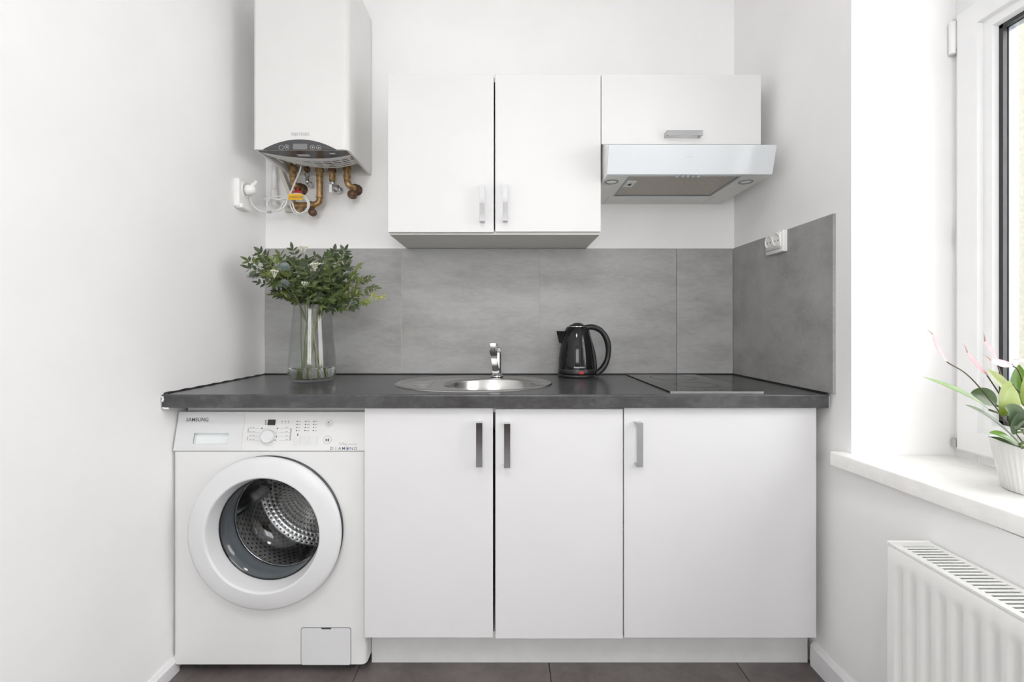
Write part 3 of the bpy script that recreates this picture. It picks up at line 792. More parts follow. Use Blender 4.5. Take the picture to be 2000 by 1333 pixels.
b = BM(); sweep_rect(b, P, (1, 0.2, 0), 0.02, 0.02, [0.026 - 0.010 * i / len(P) for i in range(len(P))], [0.016 - 0.010 * i / len(P) for i in range(len(P))])
bmesh.ops.bevel(b, geom=b.edges[:], offset=0.0018, segments=2, affect='EDGES')
obj('lever', b, 'chrome', fc, auto=0.6)

# ------------------------------------------------------------------ hob
hb = thing('hob', (0.645, 1.665, ZC), 'narrow black glass ceramic hob set in the worktop', 'hob')
b = BM(); bx(b, 0.502, 0.789, 1.409, 1.920, ZC + 0.0006, ZC + 0.0040, 0.0008, 2); obj('glass_plate', b, 'cooktop_glass', hb)
b = BM(); bx(b, 0.502, 0.789, 1.4075, 1.4090, ZC + 0.0004, ZC + 0.0040); obj('front_trim', b, 'aluminium_cap', hb)
for (cy, rr) in ((1.795, 0.088), (1.575, 0.072)):
    b = BM(); lathe(b, [(rr, 0.0), (rr, 0.0002), (rr - 0.0035, 0.0002), (rr - 0.0035, 0.0)], (0.65, cy, ZC + 0.0040), n=64); obj('cooking_zone', b, 'zone_print', hb)
for k in range(4):
    b = BM(); lathe(b, [(0.006, 0.0), (0.006, 0.0002), (0.005, 0.0002), (0.005, 0.0)], (0.585 + 0.042 * k, 1.440, ZC + 0.0040), n=20); obj('touch_key', b, 'zone_print', hb)

# ------------------------------------------------------------------ kettle
KX, KY = WX(1126, 1.872), 1.872
kt = thing('kettle', (KX, KY, ZC), 'glossy black electric kettle with red switch beside the sink', 'kettle')
b = BM(); lathe(b, [(0, 0.0005), (0.073, 0.0005), (0.0755, 0.003), (0.0755, 0.010), (0.073, 0.013), (0, 0.013)], (KX, KY, ZC), n=56); obj('power_base', b, 'kettle_plastic', kt, auto=0.6)
b = BM(); lathe(b, [(0, 0.0135), (0.0735, 0.0135), (0.0745, 0.02), (0.0738, 0.034), (0.0735, 0.0345)], (KX, KY, ZC), n=56); obj('lower_band', b, 'kettle_plastic', kt, auto=0.6)
prof = [(0.0735, 0.0345), (0.0738, 0.040), (0.0725, 0.075), (0.0685, 0.11), (0.062, 0.145), (0.053, 0.175), (0.0435, 0.197), (0.0385, 0.2035)]
b = BM(); lathe(b, prof, (KX, KY, ZC), n=72); obj('jug', b, 'kettle_black', kt)
b = BM(); lathe(b, [(0.0385, 0.2030), (0.0388, 0.2055), (0.0365, 0.2062), (0.0355, 0.2055)], (KX, KY, ZC), n=48); obj('lid_ring', b, 'chrome', kt)
b = BM(); lathe(b, [(0.0355, 0.2055), (0.034, 0.2095), (0.024, 0.2125), (0.019, 0.2165), (0.012, 0.2195), (0, 0.2205)], (KX + 0.004, KY, ZC), n=40); obj('lid', b, 'kettle_plastic', kt)
# spout to the left: wedge
t = bmesh.new()
A = [(-0.048, -0.021, 0.186), (-0.048, 0.021, 0.186), (-0.063, 0.016, 0.135), (-0.063, -0.016, 0.135), (-0.0825, 0.0, 0.1865), (-0.071, 0.0, 0.138)]
V = [t.verts.new(Vector(a) + Vector((KX, KY, ZC))) for a in A]
for f in ((0, 4, 1), (1, 4, 5, 2), (0, 3, 5, 4), (2, 5, 3)): t.faces.new([V[i] for i in f])
bmesh.ops.recalc_face_normals(t, faces=t.faces[:])
b = BM(); join(b, t); obj('spout', b, 'kettle_black', kt)
kp = lambda x, y, yy=KY: W(x, y, yy)
P = spline([kp(1143, 640.5), kp(1158, 639.5), kp(1173, 646), kp(1184, 661), kp(1188.5, 682), kp(1185.5, 704), kp(1176, 721), kp(1163, 731)], 6)
R_ = [0.0115 + 0.0022 * math.sin(i / len(P) * 17) * (0.4 if i > 12 else 0) for i in range(len(P))]
b = BM(); tube(b, P, R_, 14, 1.15); obj('handle', b, 'kettle_plastic', kt)
P = spline([kp(1144, 640), kp(1151, 664), kp(1159, 694), kp(1162.5, 728)], 6)
b = BM(); tube(b, P, [0.010] * len(P), 12, 1.3); obj('handle_strap', b, 'kettle_plastic', kt)
b = BM(); bx(b, KX + 0.072, KX + 0.09, KY - 0.006, KY + 0.006, ZC + 0.195, ZC + 0.2075, 0.003); obj('lid_button', b, 'kettle_plastic', kt)
b = BM(); bx(b, KX - 0.0065 + 0.006, KX + 0.0065 + 0.01, KY - 0.0775, KY - 0.0705, ZC + 0.0165, ZC + 0.0285, 0.002); obj('switch', b, 'red_plastic', kt)
tb = text_bm('ESPERANZA', 0.0052, Matrix.Translation((0, 0, 0)), bold=0.012, stretch=1.05)
for v in tb.verts:
    a = v.co.x / 0.0735 + 0.0; v.co = Vector((KX + 0.0002 + 0.0741 * math.sin(a), KY - 0.0741 * math.cos(a), ZC + 0.0435 + v.co.y))
obj('lettering', tb, 'print_white', kt)
# ------------------------------------------------------------------ washing machine
MY = 1.412; MX0, MX1 = -1.0305, -0.4335; MZ0, MZ1 = 0.032, 0.688
DCX, DCZ = -0.7305, 0.4495
wm = thing('washing_machine', ((MX0 + MX1) / 2, 1.62, 0.0), 'white front-loading washing machine under the left end of the worktop', 'washing machine')
b = BM()
rr = 0.016
outl = [(MX0, MY + rr)] + [(MX0 + rr - rr * math.cos(a), MY + rr - rr * math.sin(a)) for a in (0.4, 0.8, 1.2, PI / 2)] + [(MX1 - rr + rr * math.sin(a), MY + rr - rr * math.cos(a)) for a in (0.0, 0.4, 0.8, 1.2, PI / 2)] + [(MX1, MY + 0.42), (MX0, MY + 0.42)]
prism(b, outl, 'z', MZ0, MZ1)
for e in b.edges: pass
bd = obj('body', b, 'machine_body', wm)
cb = BM(); lathe(cb, [(0, MY - 0.05), (0.170, MY - 0.05), (0.170, MY + 0.09), (0.24, MY + 0.1), (0.24, MY + 0.39), (0, MY + 0.39)], (DCX, 0, DCZ), 'y', n=80, smooth=False)
cut(bd, cb)
b = BM(); prism(b, [(MY + 0.055, MZ1 + 0.001), (MY + 0.055, 0.816), (MY + 0.058, 0.8195), (MY + 0.42, 0.8195), (MY + 0.42, MZ1 + 0.001)], 'x', MX0 + 0.01, MX1 - 0.001)
obj('top_housing', b, 'machine_body', wm)
# sloping control panel
PT = 0.806; PYT = MY + 0.027
b = BM(); prism(b, [(MY + 0.0005, MZ1 + 0.0015), (PYT, PT), (PYT + 0.02, PT + 0.0005), (MY + 0.054, MZ1 + 0.0015)], 'x', MX0 + 0.0005, MX1 - 0.0015, 0.0018, 2)
cp = obj('control_panel', b, 'machine_panel', wm)
PTILT = math.atan2(PYT - MY - 0.0005, PT - MZ1)
PN = Vector((0, -math.cos(PTILT), math.sin(PTILT))); PP = Vector((0, MY + 0.0005, MZ1 + 0.0015))
def onp(px, py, lift=0.0):
    d = W(px, py, 1.0) - Vector((0, 0, H)); t_ = (PP - Vector((0, 0, H))).dot(PN) / d.dot(PN)
    return Vector((0, 0, H)) + d * t_ + PN * lift
def pframe(px, py, lift=0.0004): return Matrix.Translation(onp(px, py)) @ Matrix.Rotation(PI / 2 - PTILT, 4, 'X') @ Matrix.Translation((0, 0, lift))
def pbox(bm, px0, px1, py0, py1, d0, d1, r=0.0):
    a = onp(px0, py0); c = onp(px1, py1); m = (a + c) / 2; hh = math.hypot(a.z - c.z, a.y - c.y) / 2; ww = abs(c.x - a.x) / 2
    t = bmesh.new(); bmesh.ops.create_cube(t, size=1)
    for v in t.verts: v.co = Vector((v.co.x * 2 * ww, v.co.y * 2 * hh, d0 + (v.co.z + 0.5) * (d1 - d0)))
    if r: bmesh.ops.bevel(t, geom=t.edges[:], offset=r, segments=2, affect='EDGES')
    join(bm, t, 0, Matrix.Translation(m) @ Matrix.Rotation(PI / 2 - PTILT, 4, 'X'))
def pdisc(bm, px, py, rad, lift=0.0005, n=14, inner=0.0):
    t = bmesh.new(); M = pframe(px, py, lift)
    if inner:
        o_ = [t.verts.new((rad * math.cos(2 * PI * k / n), rad * math.sin(2 * PI * k / n), 0)) for k in range(n)]
        i_ = [t.verts.new((inner * math.cos(2 * PI * k / n), inner * math.sin(2 * PI * k / n), 0)) for k in range(n)]
        for k in range(n): t.faces.new((o_[k], o_[(k + 1) % n], i_[(k + 1) % n], i_[k]))
    else: t.faces.new([t.verts.new((rad * math.cos(2 * PI * k / n), rad * math.sin(2 * PI * k / n), 0)) for k in range(n)])
    join(bm, t, 0, M)
# detergent drawer
b = BM(); pbox(b, 350, 471.5, 808.5, 878.5, -0.002, 0.0016, 0.0012)
dw = obj('detergent_drawer', b, 'machine_white', wm)
cb = BM(); pbox(cb, 380, 445.5, 846.5, 867.5, -0.03, 0.01)
cb2 = BM(); pbox(cb2, 380, 445.5, 846.5, 867.5, -0.0125, 0.01)
cut(dw, cb); cut(cp, cb2)
b = BM(); pbox(b, 379, 446, 845.5, 868.5, -0.0124, -0.0118); obj('grip_recess', b, 'machine_recess', dw)
obj('logo', text_bm('SAMSUNG', 0.0108, pframe(386.5, 820.5, 0.0021), bold=0.012, stretch=0.98, shear=0.0), 'print_dark', dw)
# dial, display, keys and print
c = pframe(525.5, 853, 0.0)
b = BM(); lathe(b, [(0.029, 0.0), (0.029, 0.0012), (0.0265, 0.002), (0.0255, 0.0018), (0.0255, 0.0)], (0, 0, 0), n=48); bmesh.ops.transform(b, matrix=c, verts=b.verts[:])
obj('dial_ring', b, 'machine_white', wm, auto=0.8)
b = BM(); lathe(b, [(0.0205, 0.0), (0.0200, 0.012), (0.0185, 0.0145), (0, 0.0150)], (0, 0, 0), n=48); bmesh.ops.transform(b, matrix=c, verts=b.verts[:])
obj('dial_knob', b, 'machine_white', wm, auto=0.6)
b = BM(); pbox(b, 523.6, 537.5, 820, 831, 0.0, 0.0012, 0.0004); obj('display', b, 'display_black', wm)
for (x, y, w_, h_) in ((581, 861, 5.6, 9), (597.5, 861, 5.6, 9), (613.5, 861, 5.6, 9)):
    b = BM(); pbox(b, x - w_, x + w_, y - h_, y + h_, 0.0, 0.0018, 0.0014); obj('push_button', b, 'machine_white', wm)
for (x, y, rad) in ((642.5, 827.5, 0.0105), (639.5, 860, 0.0125)):
    b = BM(); lathe(b, [(rad, 0.0), (rad, 0.0012), (rad - 0.0012, 0.002), (0, 0.0018)], (0, 0, 0), n=32); bmesh.ops.transform(b, matrix=pframe(x, y, 0), verts=b.verts[:]); obj('push_button', b, 'machine_white', wm, auto=0.6)
b = BM()
for k, (xl, xr) in enumerate(((511.7, 541.8), (511.0, 541), (510.6, 540.3), (510.8, 538))):
    y = (837.2, 845.4, 853, 860.8)[k]; pdisc(b, xl, y, 0.0021); pdisc(b, xr, y, 0.0021)
for x in (551, 557.5, 563.8): pdisc(b, x, 823.6, 0.0016)
for cx_ in (580.8, 597.2, 613.4):
    for k in range(4): pdisc(b, cx_ - k * 0.5, 823.6 + k * 6.0, 0.0019)
pbox(b, 581, 582.2, 847.5, 853.2, 0.0002, 0.0005)
for k in range(4): pbox(b, 517.8, 520.2, 821.5 + k * 2.4, 823 + k * 2.4, 0.0002, 0.0005)
obj('indicator_marks', b, 'print_dark', wm, kind='stuff')
b = BM()
for k, y in enumerate((837.2, 845.4, 853, 860.8)):
    pbox(b, 486, 507, y - 0.25, y + 0.25, 0.0002, 0.0004); pbox(b, 545, 566, y - 0.25, y + 0.25, 0.0002, 0.0004)
    for x in (489, 495, 560): pbox(b, x - 1.8, x + 1.8, y - 2.6, y - 1.2, 0.0002, 0.0004)
for (x, y0, y1) in ((485, 837.2, 845.4), (483.5, 853, 860.8), (567.6, 837.2, 860.8)): pbox(b, x - 0.3, x + 0.3, y0, y1, 0.0002, 0.0004)
for cx_ in (580.8, 597.2, 613.4):
    for k in range(4): pbox(b, cx_ - k * 0.5 + 2.6, cx_ - k * 0.5 + (8.5 if cx_ == 597.2 else 6.5), 823 + k * 6.0, 824.4 + k * 6.0, 0.0002, 0.0004)
for x in (551, 557.5, 563.8): pbox(b, x - 1.6, x + 1.6, 826.8, 827.6, 0.0002, 0.0004)
pbox(b, 679, 697, 867.7, 868.9, 0.0002, 0.0004)
pdisc(b, 642.5, 827.5, 0.0112, 0.0004, 28, 0.0108); pdisc(b, 639.5, 860, 0.0132, 0.0004, 28, 0.0128)
obj('scale_print', b, 'print_grey', wm, kind='stuff')
b = BM(); pdisc(b, 642.5, 827.8, 0.0044, 0.0022, 24, 0.0036); pbox(b, 642.1, 642.9, 823.4, 827.6, 0.0021, 0.0024)
obj('power_symbol', b, 'print_dark', wm)
b = text_bm('DI', 0.0078, pframe(639.4, 859.8, 0.0022), bold=0.0, stretch=0.9)
b.clear()
t = bmesh.new(); t.faces.new([t.verts.new(p) for p in ((-0.0045, -0.0042, 0), (0.002, 0, 0), (-0.0045, 0.0042, 0))]); join(b, t, 0, pframe(639.2, 859.8, 0.0022))
pbox(b, 640.9, 641.6, 857.1, 862.5, 0.0021, 0.0024); pbox(b, 642.3, 643.0, 857.1, 862.5, 0.0021, 0.0024)
obj('start_symbol', b, 'print_dark', wm)
obj('lettering', text_bm('5.0kg', 0.0082, pframe(669.8, 867.6), stretch=0.95), 'print_grey', wm)
b = BM()
for ch, x in (('D', 648), ('I', 656), ('A', 663.5), ('M', 671), ('N', 686.5), ('D', 694.8)):
    join(b, text_bm(ch, 0.0084, pframe(x, 876.6), bold=0.004, stretch=1.1))
obj('lettering', b, 'print_dark', wm, label='dark DIAMOND lettering')
b = BM(); pdisc(b, 679, 876.8, 0.0054, 0.0004, 28, 0.0042); pdisc(b, 679, 876.8, 0.003, 0.0004, 6)
obj('diamond_badge', b, 'print_blue', wm)
b = BM(); pbox(b, 336, 711, 884.6, 885.3, -0.003, 0.0002); 
b.free()
# porthole door
b = BM(); lathe(b, [(0.196, MY - 0.0002), (0.196, MY - 0.004), (0.2262, MY - 0.006), (0.2272, MY - 0.0002)], (DCX, 0, DCZ), 'y', n=112)
obj('door_seal', b, 'dark_rubber', wm, auto=0.7)
dp = [(0.2225, MY - 0.0062), (0.2260, MY - 0.012), (0.2312, MY - 0.026), (0.2318, MY - 0.031), (0.2300, MY - 0.0345), (0.222, MY - 0.0385), (0.200, MY - 0.0435), (0.1765, MY - 0.0475), (0.1735, MY - 0.0478), (0.1715, MY - 0.0465), (0.1685, MY - 0.040), (0.1595, MY - 0.006), (0.1575, MY + 0.002), (0.1575, MY + 0.010)]
b = BM(); lathe(b, dp, (DCX, 0, DCZ), 'y', n=128)
pd = obj('porthole_door', b, 'machine_white', wm)
b = BM(); lathe(b, [(0.1572, MY - 0.0005), (0.1572, MY + 0.004), (0.1535, MY + 0.004), (0.1535, MY - 0.0005)], (DCX, 0, DCZ), 'y', n=96); obj('glass_rim', b, 'dark_rubber', pd, auto=0.7)
gp = [(0.1560, MY + 0.001), (0.150, MY + 0.004), (0.142, MY + 0.020), (0.128, MY + 0.060), (0.114, MY + 0.090), (0.098, MY + 0.106), (0.075, MY + 0.114), (0.0, MY + 0.120)]
b = BM(); lathe(b, gp, (DCX, 0, DCZ), 'y', n=96)
lathe(b, [(r_ - 0.006 if r_ > 0.006 else 0, h_ - 0.004) for r_, h_ in gp], (DCX, 0, DCZ), 'y', n=96)
obj('porthole_glass', b, 'porthole_glass', pd)
b = BM(); lathe(b, [(0.1690, MY + 0.001), (0.1655, MY + 0.004), (0.164, MY + 0.020), (0.1665, MY + 0.035), (0.1665, MY + 0.055), (0.160, MY + 0.070), (0.1575, MY + 0.078), (0.1595, MY + 0.084)], (DCX, 0, DCZ), 'y', n=96)
obj('door_gasket', b, 'grey_rubber', wm)
b = BM(); lathe(b, [(0.1580 + 0.0028 * math.cos(a), MY + 0.088 + 0.0028 * math.sin(a)) for a in [2 * PI * k / 10 for k in range(11)]], (DCX, 0, DCZ), 'y', n=96); obj('drum_lip', b, 'chrome', wm)
b = BM(); lathe(b, [(0.158, MY + 0.092), (0.185, MY + 0.100), (0.225, MY + 0.112), (0.236, MY + 0.124), (0.236, MY + 0.355), (0.22, MY + 0.372), (0.12, MY + 0.380), (0.06, MY + 0.372), (0.0, MY + 0.370)], (DCX, 0, DCZ), 'y', n=96)
dru = obj('drum', b, 'drum_steel', wm)
for k in range(3):
    a = 0.5 + k * 2 * PI / 3
    b = BM(); t = bmesh.new(); bmesh.ops.create_cube(t, size=1.0)
    for v in t.verts: v.co = Vector(((0.5 if v.co.x > 0 else -0.5) * (0.07 if v.co.z > 0 else 0.03), v.co.y * 0.22, 0.178 + (v.co.z + 0.5) * 0.056))
    bmesh.ops.bevel(t, geom=t.edges[:], offset=0.008, segments=3, affect='EDGES')
    join(b, t, 0, Matrix.Translation((DCX, MY + 0.24, DCZ)) @ Matrix.Rotation(a, 4, 'Y')); obj('drum_paddle', b, 'satin_metal', dru, auto=0.6)
# service flap and feet
fz = lambda y: WZ(y, MY); fxm = lambda x: WX(x, MY)
def rrect(x0, x1, z0, z1, r, n=5):
    out = []
    for (cx_, cz_, a0) in ((x1 - r, z1 - r, 0), (x0 + r, z1 - r, PI / 2), (x0 + r, z0 + r, PI), (x1 - r, z0 + r, 1.5 * PI)):
        for k in range(n + 1):
            a = a0 + PI / 2 * k / n; out.append((cx_ + r * math.cos(a), cz_ + r * math.sin(a)))
    return out
b = BM(); prism(b, rrect(fxm(587.6), fxm(686), fz(1300), fz(1226), 0.0075), 'y', MY - 0.0004, MY + 0.002); obj('flap_joint', b, 'spacer_grey', wm)
b = BM(); prism(b, rrect(fxm(588.9), fxm(684.7), fz(1298.7), fz(1227.3), 0.0065), 'y', MY - 0.0014, MY + 0.002)
fp = obj('service_flap', b, 'machine_white', wm)
b = BM(); bx(b, fxm(628), fxm(647), MY - 0.0018, MY, fz(1229.2), fz(1226.8)); obj('flap_notch', b, 'dark_rubber', fp)
for x in (MX0 + 0.06, MX1 - 0.06):
    for y in (MY + 0.05, MY + 0.37):
        b = BM(); cyl(b, (x, y, 0), (x, y, MZ0 + 0.001), 0.02, 0.015); obj('foot', b, 'gasket_black', wm)

# ------------------------------------------------------------------ boiler
BY = 1.681; BX0, BX1, BZ0, BZ1 = WX(494, BY), WX(680.5, BY), 1.7245, 2.391
bo = thing('boiler', ((BX0 + BX1) / 2, 1.82, BZ0), 'white wall-hung gas boiler with arched grey control panel', 'boiler')
t = bmesh.new()
prof = [(BX0, YW - 0.001), (BX0, BY + 0.012)] + [(BX0 + 0.012 - 0.012 * math.cos(a), BY + 0.012 - 0.012 * math.sin(a)) for a in (0.5, 1.0, PI / 2)] + [(BX1 - 0.022 + 0.022 * math.sin(a), BY + 0.022 - 0.022 * math.cos(a)) for a in (0, 0.3, 0.6, 0.9, 1.2, PI / 2)] + [(BX1, YW - 0.001)]
b = BM(); prism(b, prof, 'z', BZ0, BZ1)
cas = obj('casing', b, 'boiler_white', bo)
cb = BM(); bx(cb, BX0 + 0.010, BX1 - 0.010, BY + 0.010, YW - 0.012, BZ0 - 0.1, BZ0 + 0.20)
cut(cas, cb)
b = BM(); bx(b, BX1 - 0.001, BX1 + 0.0006, YW - 0.006, YW - 0.004, BZ0, BZ1); obj('casing_seam', b, 'print_grey', bo)
by = lambda x, y: W(x, y, BY)
def arc2(x0, x1, z0, h, n=24):
    return [(x0 + (x1 - x0) * k / n, z0 + h * (1 - (2 * k / n - 1) ** 2)) for k in range(n + 1)]
ax0, ax1 = WX(514, BY), WX(657, BY)
b = BM(); prism(b, arc2(ax0, ax1, BZ0 - 0.0005, 0.0365), 'y', BY - 0.0025, BY + 0.006)
pnl = obj('control_panel', b, 'panel_grey', bo)
p0, p1 = by(572.5, 293), by(600.5, 281.5)
b = BM(); bx(b, p0.x, p1.x, BY - 0.0035, BY - 0.0015, p0.z, p1.z, 0.001, 1); obj('screen', b, 'lcd', pnl)
for i, (x, y) in enumerate(((550, 289), (561, 288), (611, 288.5), (623, 289.5))):
    c = by(x, y)
    b = BM(); lathe(b, [(0.0088, -0.0026), (0.0088, -0.0034), (0.0076, -0.0034), (0.0076, -0.0026)], (c.x, BY, c.z), 'y', n=24); k_ = obj('push_button', b, 'print_grey', pnl)
    if i: 
        b = BM(); bx(b, c.x - 0.0024, c.x + 0.0024, BY - 0.0030, BY - 0.002, c.z - 0.0024, c.z + 0.0024); obj('key_mark', b, 'print_light', pnl)
obj('logo', text_bm('termet', 0.0165, facing(by(586.5, 261.5), 0, 0.0004), bold=0.03, stretch=1.0), 'print_light', bo)
# underside: dark control tray and curved vent grille
def zonep(Yl, Ym, Yr, x0, x1, n=20):
    out = []
    for k in range(n + 1):
        s = k / n; out.append((x0 + (x1 - x0) * s, (1 - s) * Yl + s * Yr + (Ym - (Yl + Yr) / 2) * 4 * s * (1 - s)))
    return out
ix0, ix1 = BX0 + 0.0105, BX1 - 0.0105
lo = [(ix0, BY + 0.0105), (ix1, BY + 0.0105)]
up = zonep(1.712, 1.775, 1.735, ix0, ix1)
b = BM(); prism(b, lo + up[::-1], 'z', BZ0 + 0.002, BZ0 + 0.012); tr = obj('control_tray', b, 'tray_grey', bo)
b = BM(); bx(b, WX(581, 1.74), WX(604, 1.74), 1.733, 1.752, BZ0 + 0.0008, BZ0 + 0.003); obj('rating_label', b, 'print_light', tr)
b = BM(); bx(b, WX(645, 1.73), WX(655, 1.73), 1.722, 1.729, BZ0 + 0.0008, BZ0 + 0.003); obj('rating_label', b, 'print_white', tr)
b = BM(); bk = zonep(1.716, 1.780, 1.740, ix0 + 0.003, ix1 - 0.003); bk2 = zonep(1.79, 1.875, 1.805, ix0 + 0.003, ix1 - 0.003)
prism(b, bk + bk2[::-1], 'z', BZ0 + 0.012, BZ0 + 0.014); obj('grille_shade_sheet', b, 'black_gap', bo)  # black sheet standing in for the shade behind the grille slots
b = BM(); up2 = zonep(1.716, 1.780, 1.740, ix0 + 0.004, ix1 - 0.004); up2b = zonep(1.728, 1.796, 1.752, ix0 + 0.004, ix1 - 0.004)
prism(b, up2 + up2b[::-1], 'z', BZ0 + 0.001, BZ0 + 0.009)
gl_ = obj('vent_grille', b, 'boiler_white', bo)
for k in range(5):
    q0 = 0.018 + k * 0.018
    a_ = zonep(1.716 + q0 * 0.9, 1.780 + q0, 1.740 + q0 * 0.8, ix0 + 0.004 + k * 0.012, ix1 - 0.004)
    b_ = zonep(1.716 + q0 * 0.9 + 0.0095, 1.780 + q0 + 0.0105, 1.740 + q0 * 0.8 + 0.0085, ix0 + 0.004 + k * 0.012, ix1 - 0.004)
    b = BM(); prism(b, a_ + b_[::-1], 'z', BZ0 + 0.001, BZ0 + 0.0016); obj('slat', b, 'boiler_white', gl_)
for k in range(8):
    x = ix0 + 0.03 + k * (ix1 - ix0 - 0.05) / 7
    s = (x - ix0) / (ix1 - ix0); yy = (1 - s) * 1.716 + s * 1.740 + 0.052 * 4 * s * (1 - s) * 0.95
    b = BM(); bx(b, x - 0.003, x + 0.003, yy + 0.004, yy + 0.088, BZ0 + 0.0012, BZ0 + 0.0018); obj('grille_rib', b, 'boiler_white', gl_)
b = BM(); bx(b, ix0 - 0.001, ix1 + 0.001, BY + 0.06, YW - 0.012, BZ0 + 0.035, BZ0 + 0.045); obj('base_plate', b, 'boiler_beige', bo)
b = BM(); 
q = [W(544, 333, 1.93), W(551, 333, 1.93), W(571, 383, 1.93), W(567, 402, 1.93), W(559, 402, 1.93), W(563, 383, 1.93)]
prism(b, [(p.x, p.z) for p in q], 'y', 1.925, YW - 0.001); bx(b, WX(552, 1.93), WX(604, 1.93), 1.945, YW - 0.001, WZ(412, 1.93), WZ(401, 1.93), 0.002)
obj('mounting_bracket', b, 'boiler_beige', bo)

# ------------------------------------------------------------------ pipes under the boiler
PYY = 1.905
pp = lambda x, y, yy=PYY: W(x, y, yy)
ztop = BZ0 + 0.036
def pipe_thing(name, label, loc): return thing(name, loc, label, 'pipe', 'pipes under the boiler')
def nut(bm, p, d, r, h, n=6):
    p = Vector(p); d = Vector(d).normalized(); lathe(bm, [(0, -h / 2), (r * 0.92, -h / 2), (r, -h / 2 + 0.001), (r, h / 2 - 0.001), (r * 0.92, h / 2), (0, h / 2)], p, axis=tuple(d), n=n, smooth=False)
DN = (0, 0, -1)
def topz(p): return Vector((p.x, p.y, ztop))
# first, far left: brass with elbow into the wall and red tap
a = pp(572.5, 352); T = pipe_thing('brass_pipe', 'brass pipe bending into the wall, leftmost under the boiler', topz(a))
b = BM(); tube(b, spline([topz(a), a, pp(575, 362), W(581, 366, 1.93), W(584, 367, YW + 0.002)], 6), 0.0125, 14); obj('tube', b, 'brass', T)
b = BM(); nut(b, pp(572.5, 330), DN, 0.017, 0.022); nut(b, pp(572.5, 345), DN, 0.0155, 0.012, 18); obj('union_nut', b, 'brass', T)
b = BM(); lathe(b, [(0.0, -0.03), (0.019, -0.03), (0.022, -0.022), (0.022, -0.004), (0.026, 0.0)], (WX(584, 1.94), YW, WZ(367, 1.94)), 'y', n=24); obj('wall_flange', b, 'brass_dark', T)
b = BM(); bx(b, WX(574, 1.92), WX(591, 1.92), 1.905, 1.925, WZ(381, 1.92), WZ(374, 1.92), 0.003); bx(b, WX(580, 1.92), WX(585, 1.92), 1.91, 1.922, WZ(377, 1.92), WZ(366, 1.92), 0.002); obj('valve_lever', b, 'red_plastic', T, label='red valve lever')
# second: slim chrome hose tail
a = pp(600, 348); T = pipe_thing('chrome_pipe', 'slim chrome pipe, second from left under the boiler', topz(a))
b = BM(); tube(b, spline([topz(a), a, pp(601, 357), W(606, 361, 1.935), W(608, 361, YW + 0.002)], 6), 0.0078, 12); obj('tube', b, 'chrome', T)
b = BM(); nut(b, pp(600, 331), DN, 0.0125, 0.016); obj('union_nut', b, 'brass_dark', T)
b = BM(); nut(b, pp(600, 342), DN, 0.0105, 0.012); nut(b, W(606, 361, 1.945), (0, 1, 0), 0.012, 0.014); obj('compression_nut', b, 'chrome', T)
# third: thick brass gas pipe running down and left
a = pp(624.5, 392); T = pipe_thing('brass_pipe', 'thick long brass pipe turning left, in the middle under the boiler', topz(a))
b = BM(); tube(b, spline([topz(a), pp(624.5, 350), pp(624.5, 386), pp(622, 396), pp(612, 400.5), pp(590, 401.5), pp(573, 401.5)], 6), 0.0128, 16); obj('tube', b, 'brass', T)
b = BM(); nut(b, pp(624.5, 333), DN, 0.0175, 0.018); nut(b, pp(624.5, 343), DN, 0.0148, 0.01, 20); nut(b, pp(624.5, 356), DN, 0.0142, 0.004, 20); nut(b, pp(624.5, 385), DN, 0.0152, 0.008, 20); nut(b, pp(608, 400.5), (1, 0, 0), 0.0152, 0.010, 20); obj('coupling', b, 'brass', T)
b = BM(); cyl(b, pp(609, 402), pp(608.5, 414), 0.011, 0.013, 18); lathe(b, [(0, 0.0), (0.0135, 0.0), (0.0155, 0.006), (0.0155, 0.018)], W(608.5, 414, PYY - 0.016), 'y', n=18); obj('drain_valve', b, 'brass_dark', T)
b = BM(); lathe(b, [(0, 0.0), (0.016, 0.0), (0.0165, 0.006), (0.0165, 0.066)], W(577, 401.5, 1.900), 'y', n=20); obj('wall_elbow', b, 'brass', T)
# fourth: short brass with chrome angle valve
a = pp(649, 354); T = pipe_thing('brass_pipe', 'short brass pipe ending in a chrome angle valve, second from right under the boiler', topz(a))
b = BM(); tube(b, [topz(a), pp(649, 340), a], 0.0125, 14); obj('tube', b, 'brass', T)
b = BM(); nut(b, pp(649, 332.5), DN, 0.016, 0.015); obj('union_nut', b, 'brass_dark', T)
b = BM(); tube(b, spline([a, pp(650.5, 360), W(657, 368, 1.93), W(661, 371, YW + 0.002)], 5), 0.0095, 12); nut(b, W(660, 370, 1.945), (0.3, 1, -0.1), 0.016, 0.02, 18); obj('angle_valve', b, 'satin_metal', T)
b = BM(); cyl(b, pp(650, 361), pp(645, 364, 1.885), 0.006); bx(b, WX(642.5, 1.88), WX(649, 1.88), 1.875, 1.886, WZ(377, 1.88), WZ(359, 1.88), 0.003); obj('valve_handle', b, 'chrome', T)
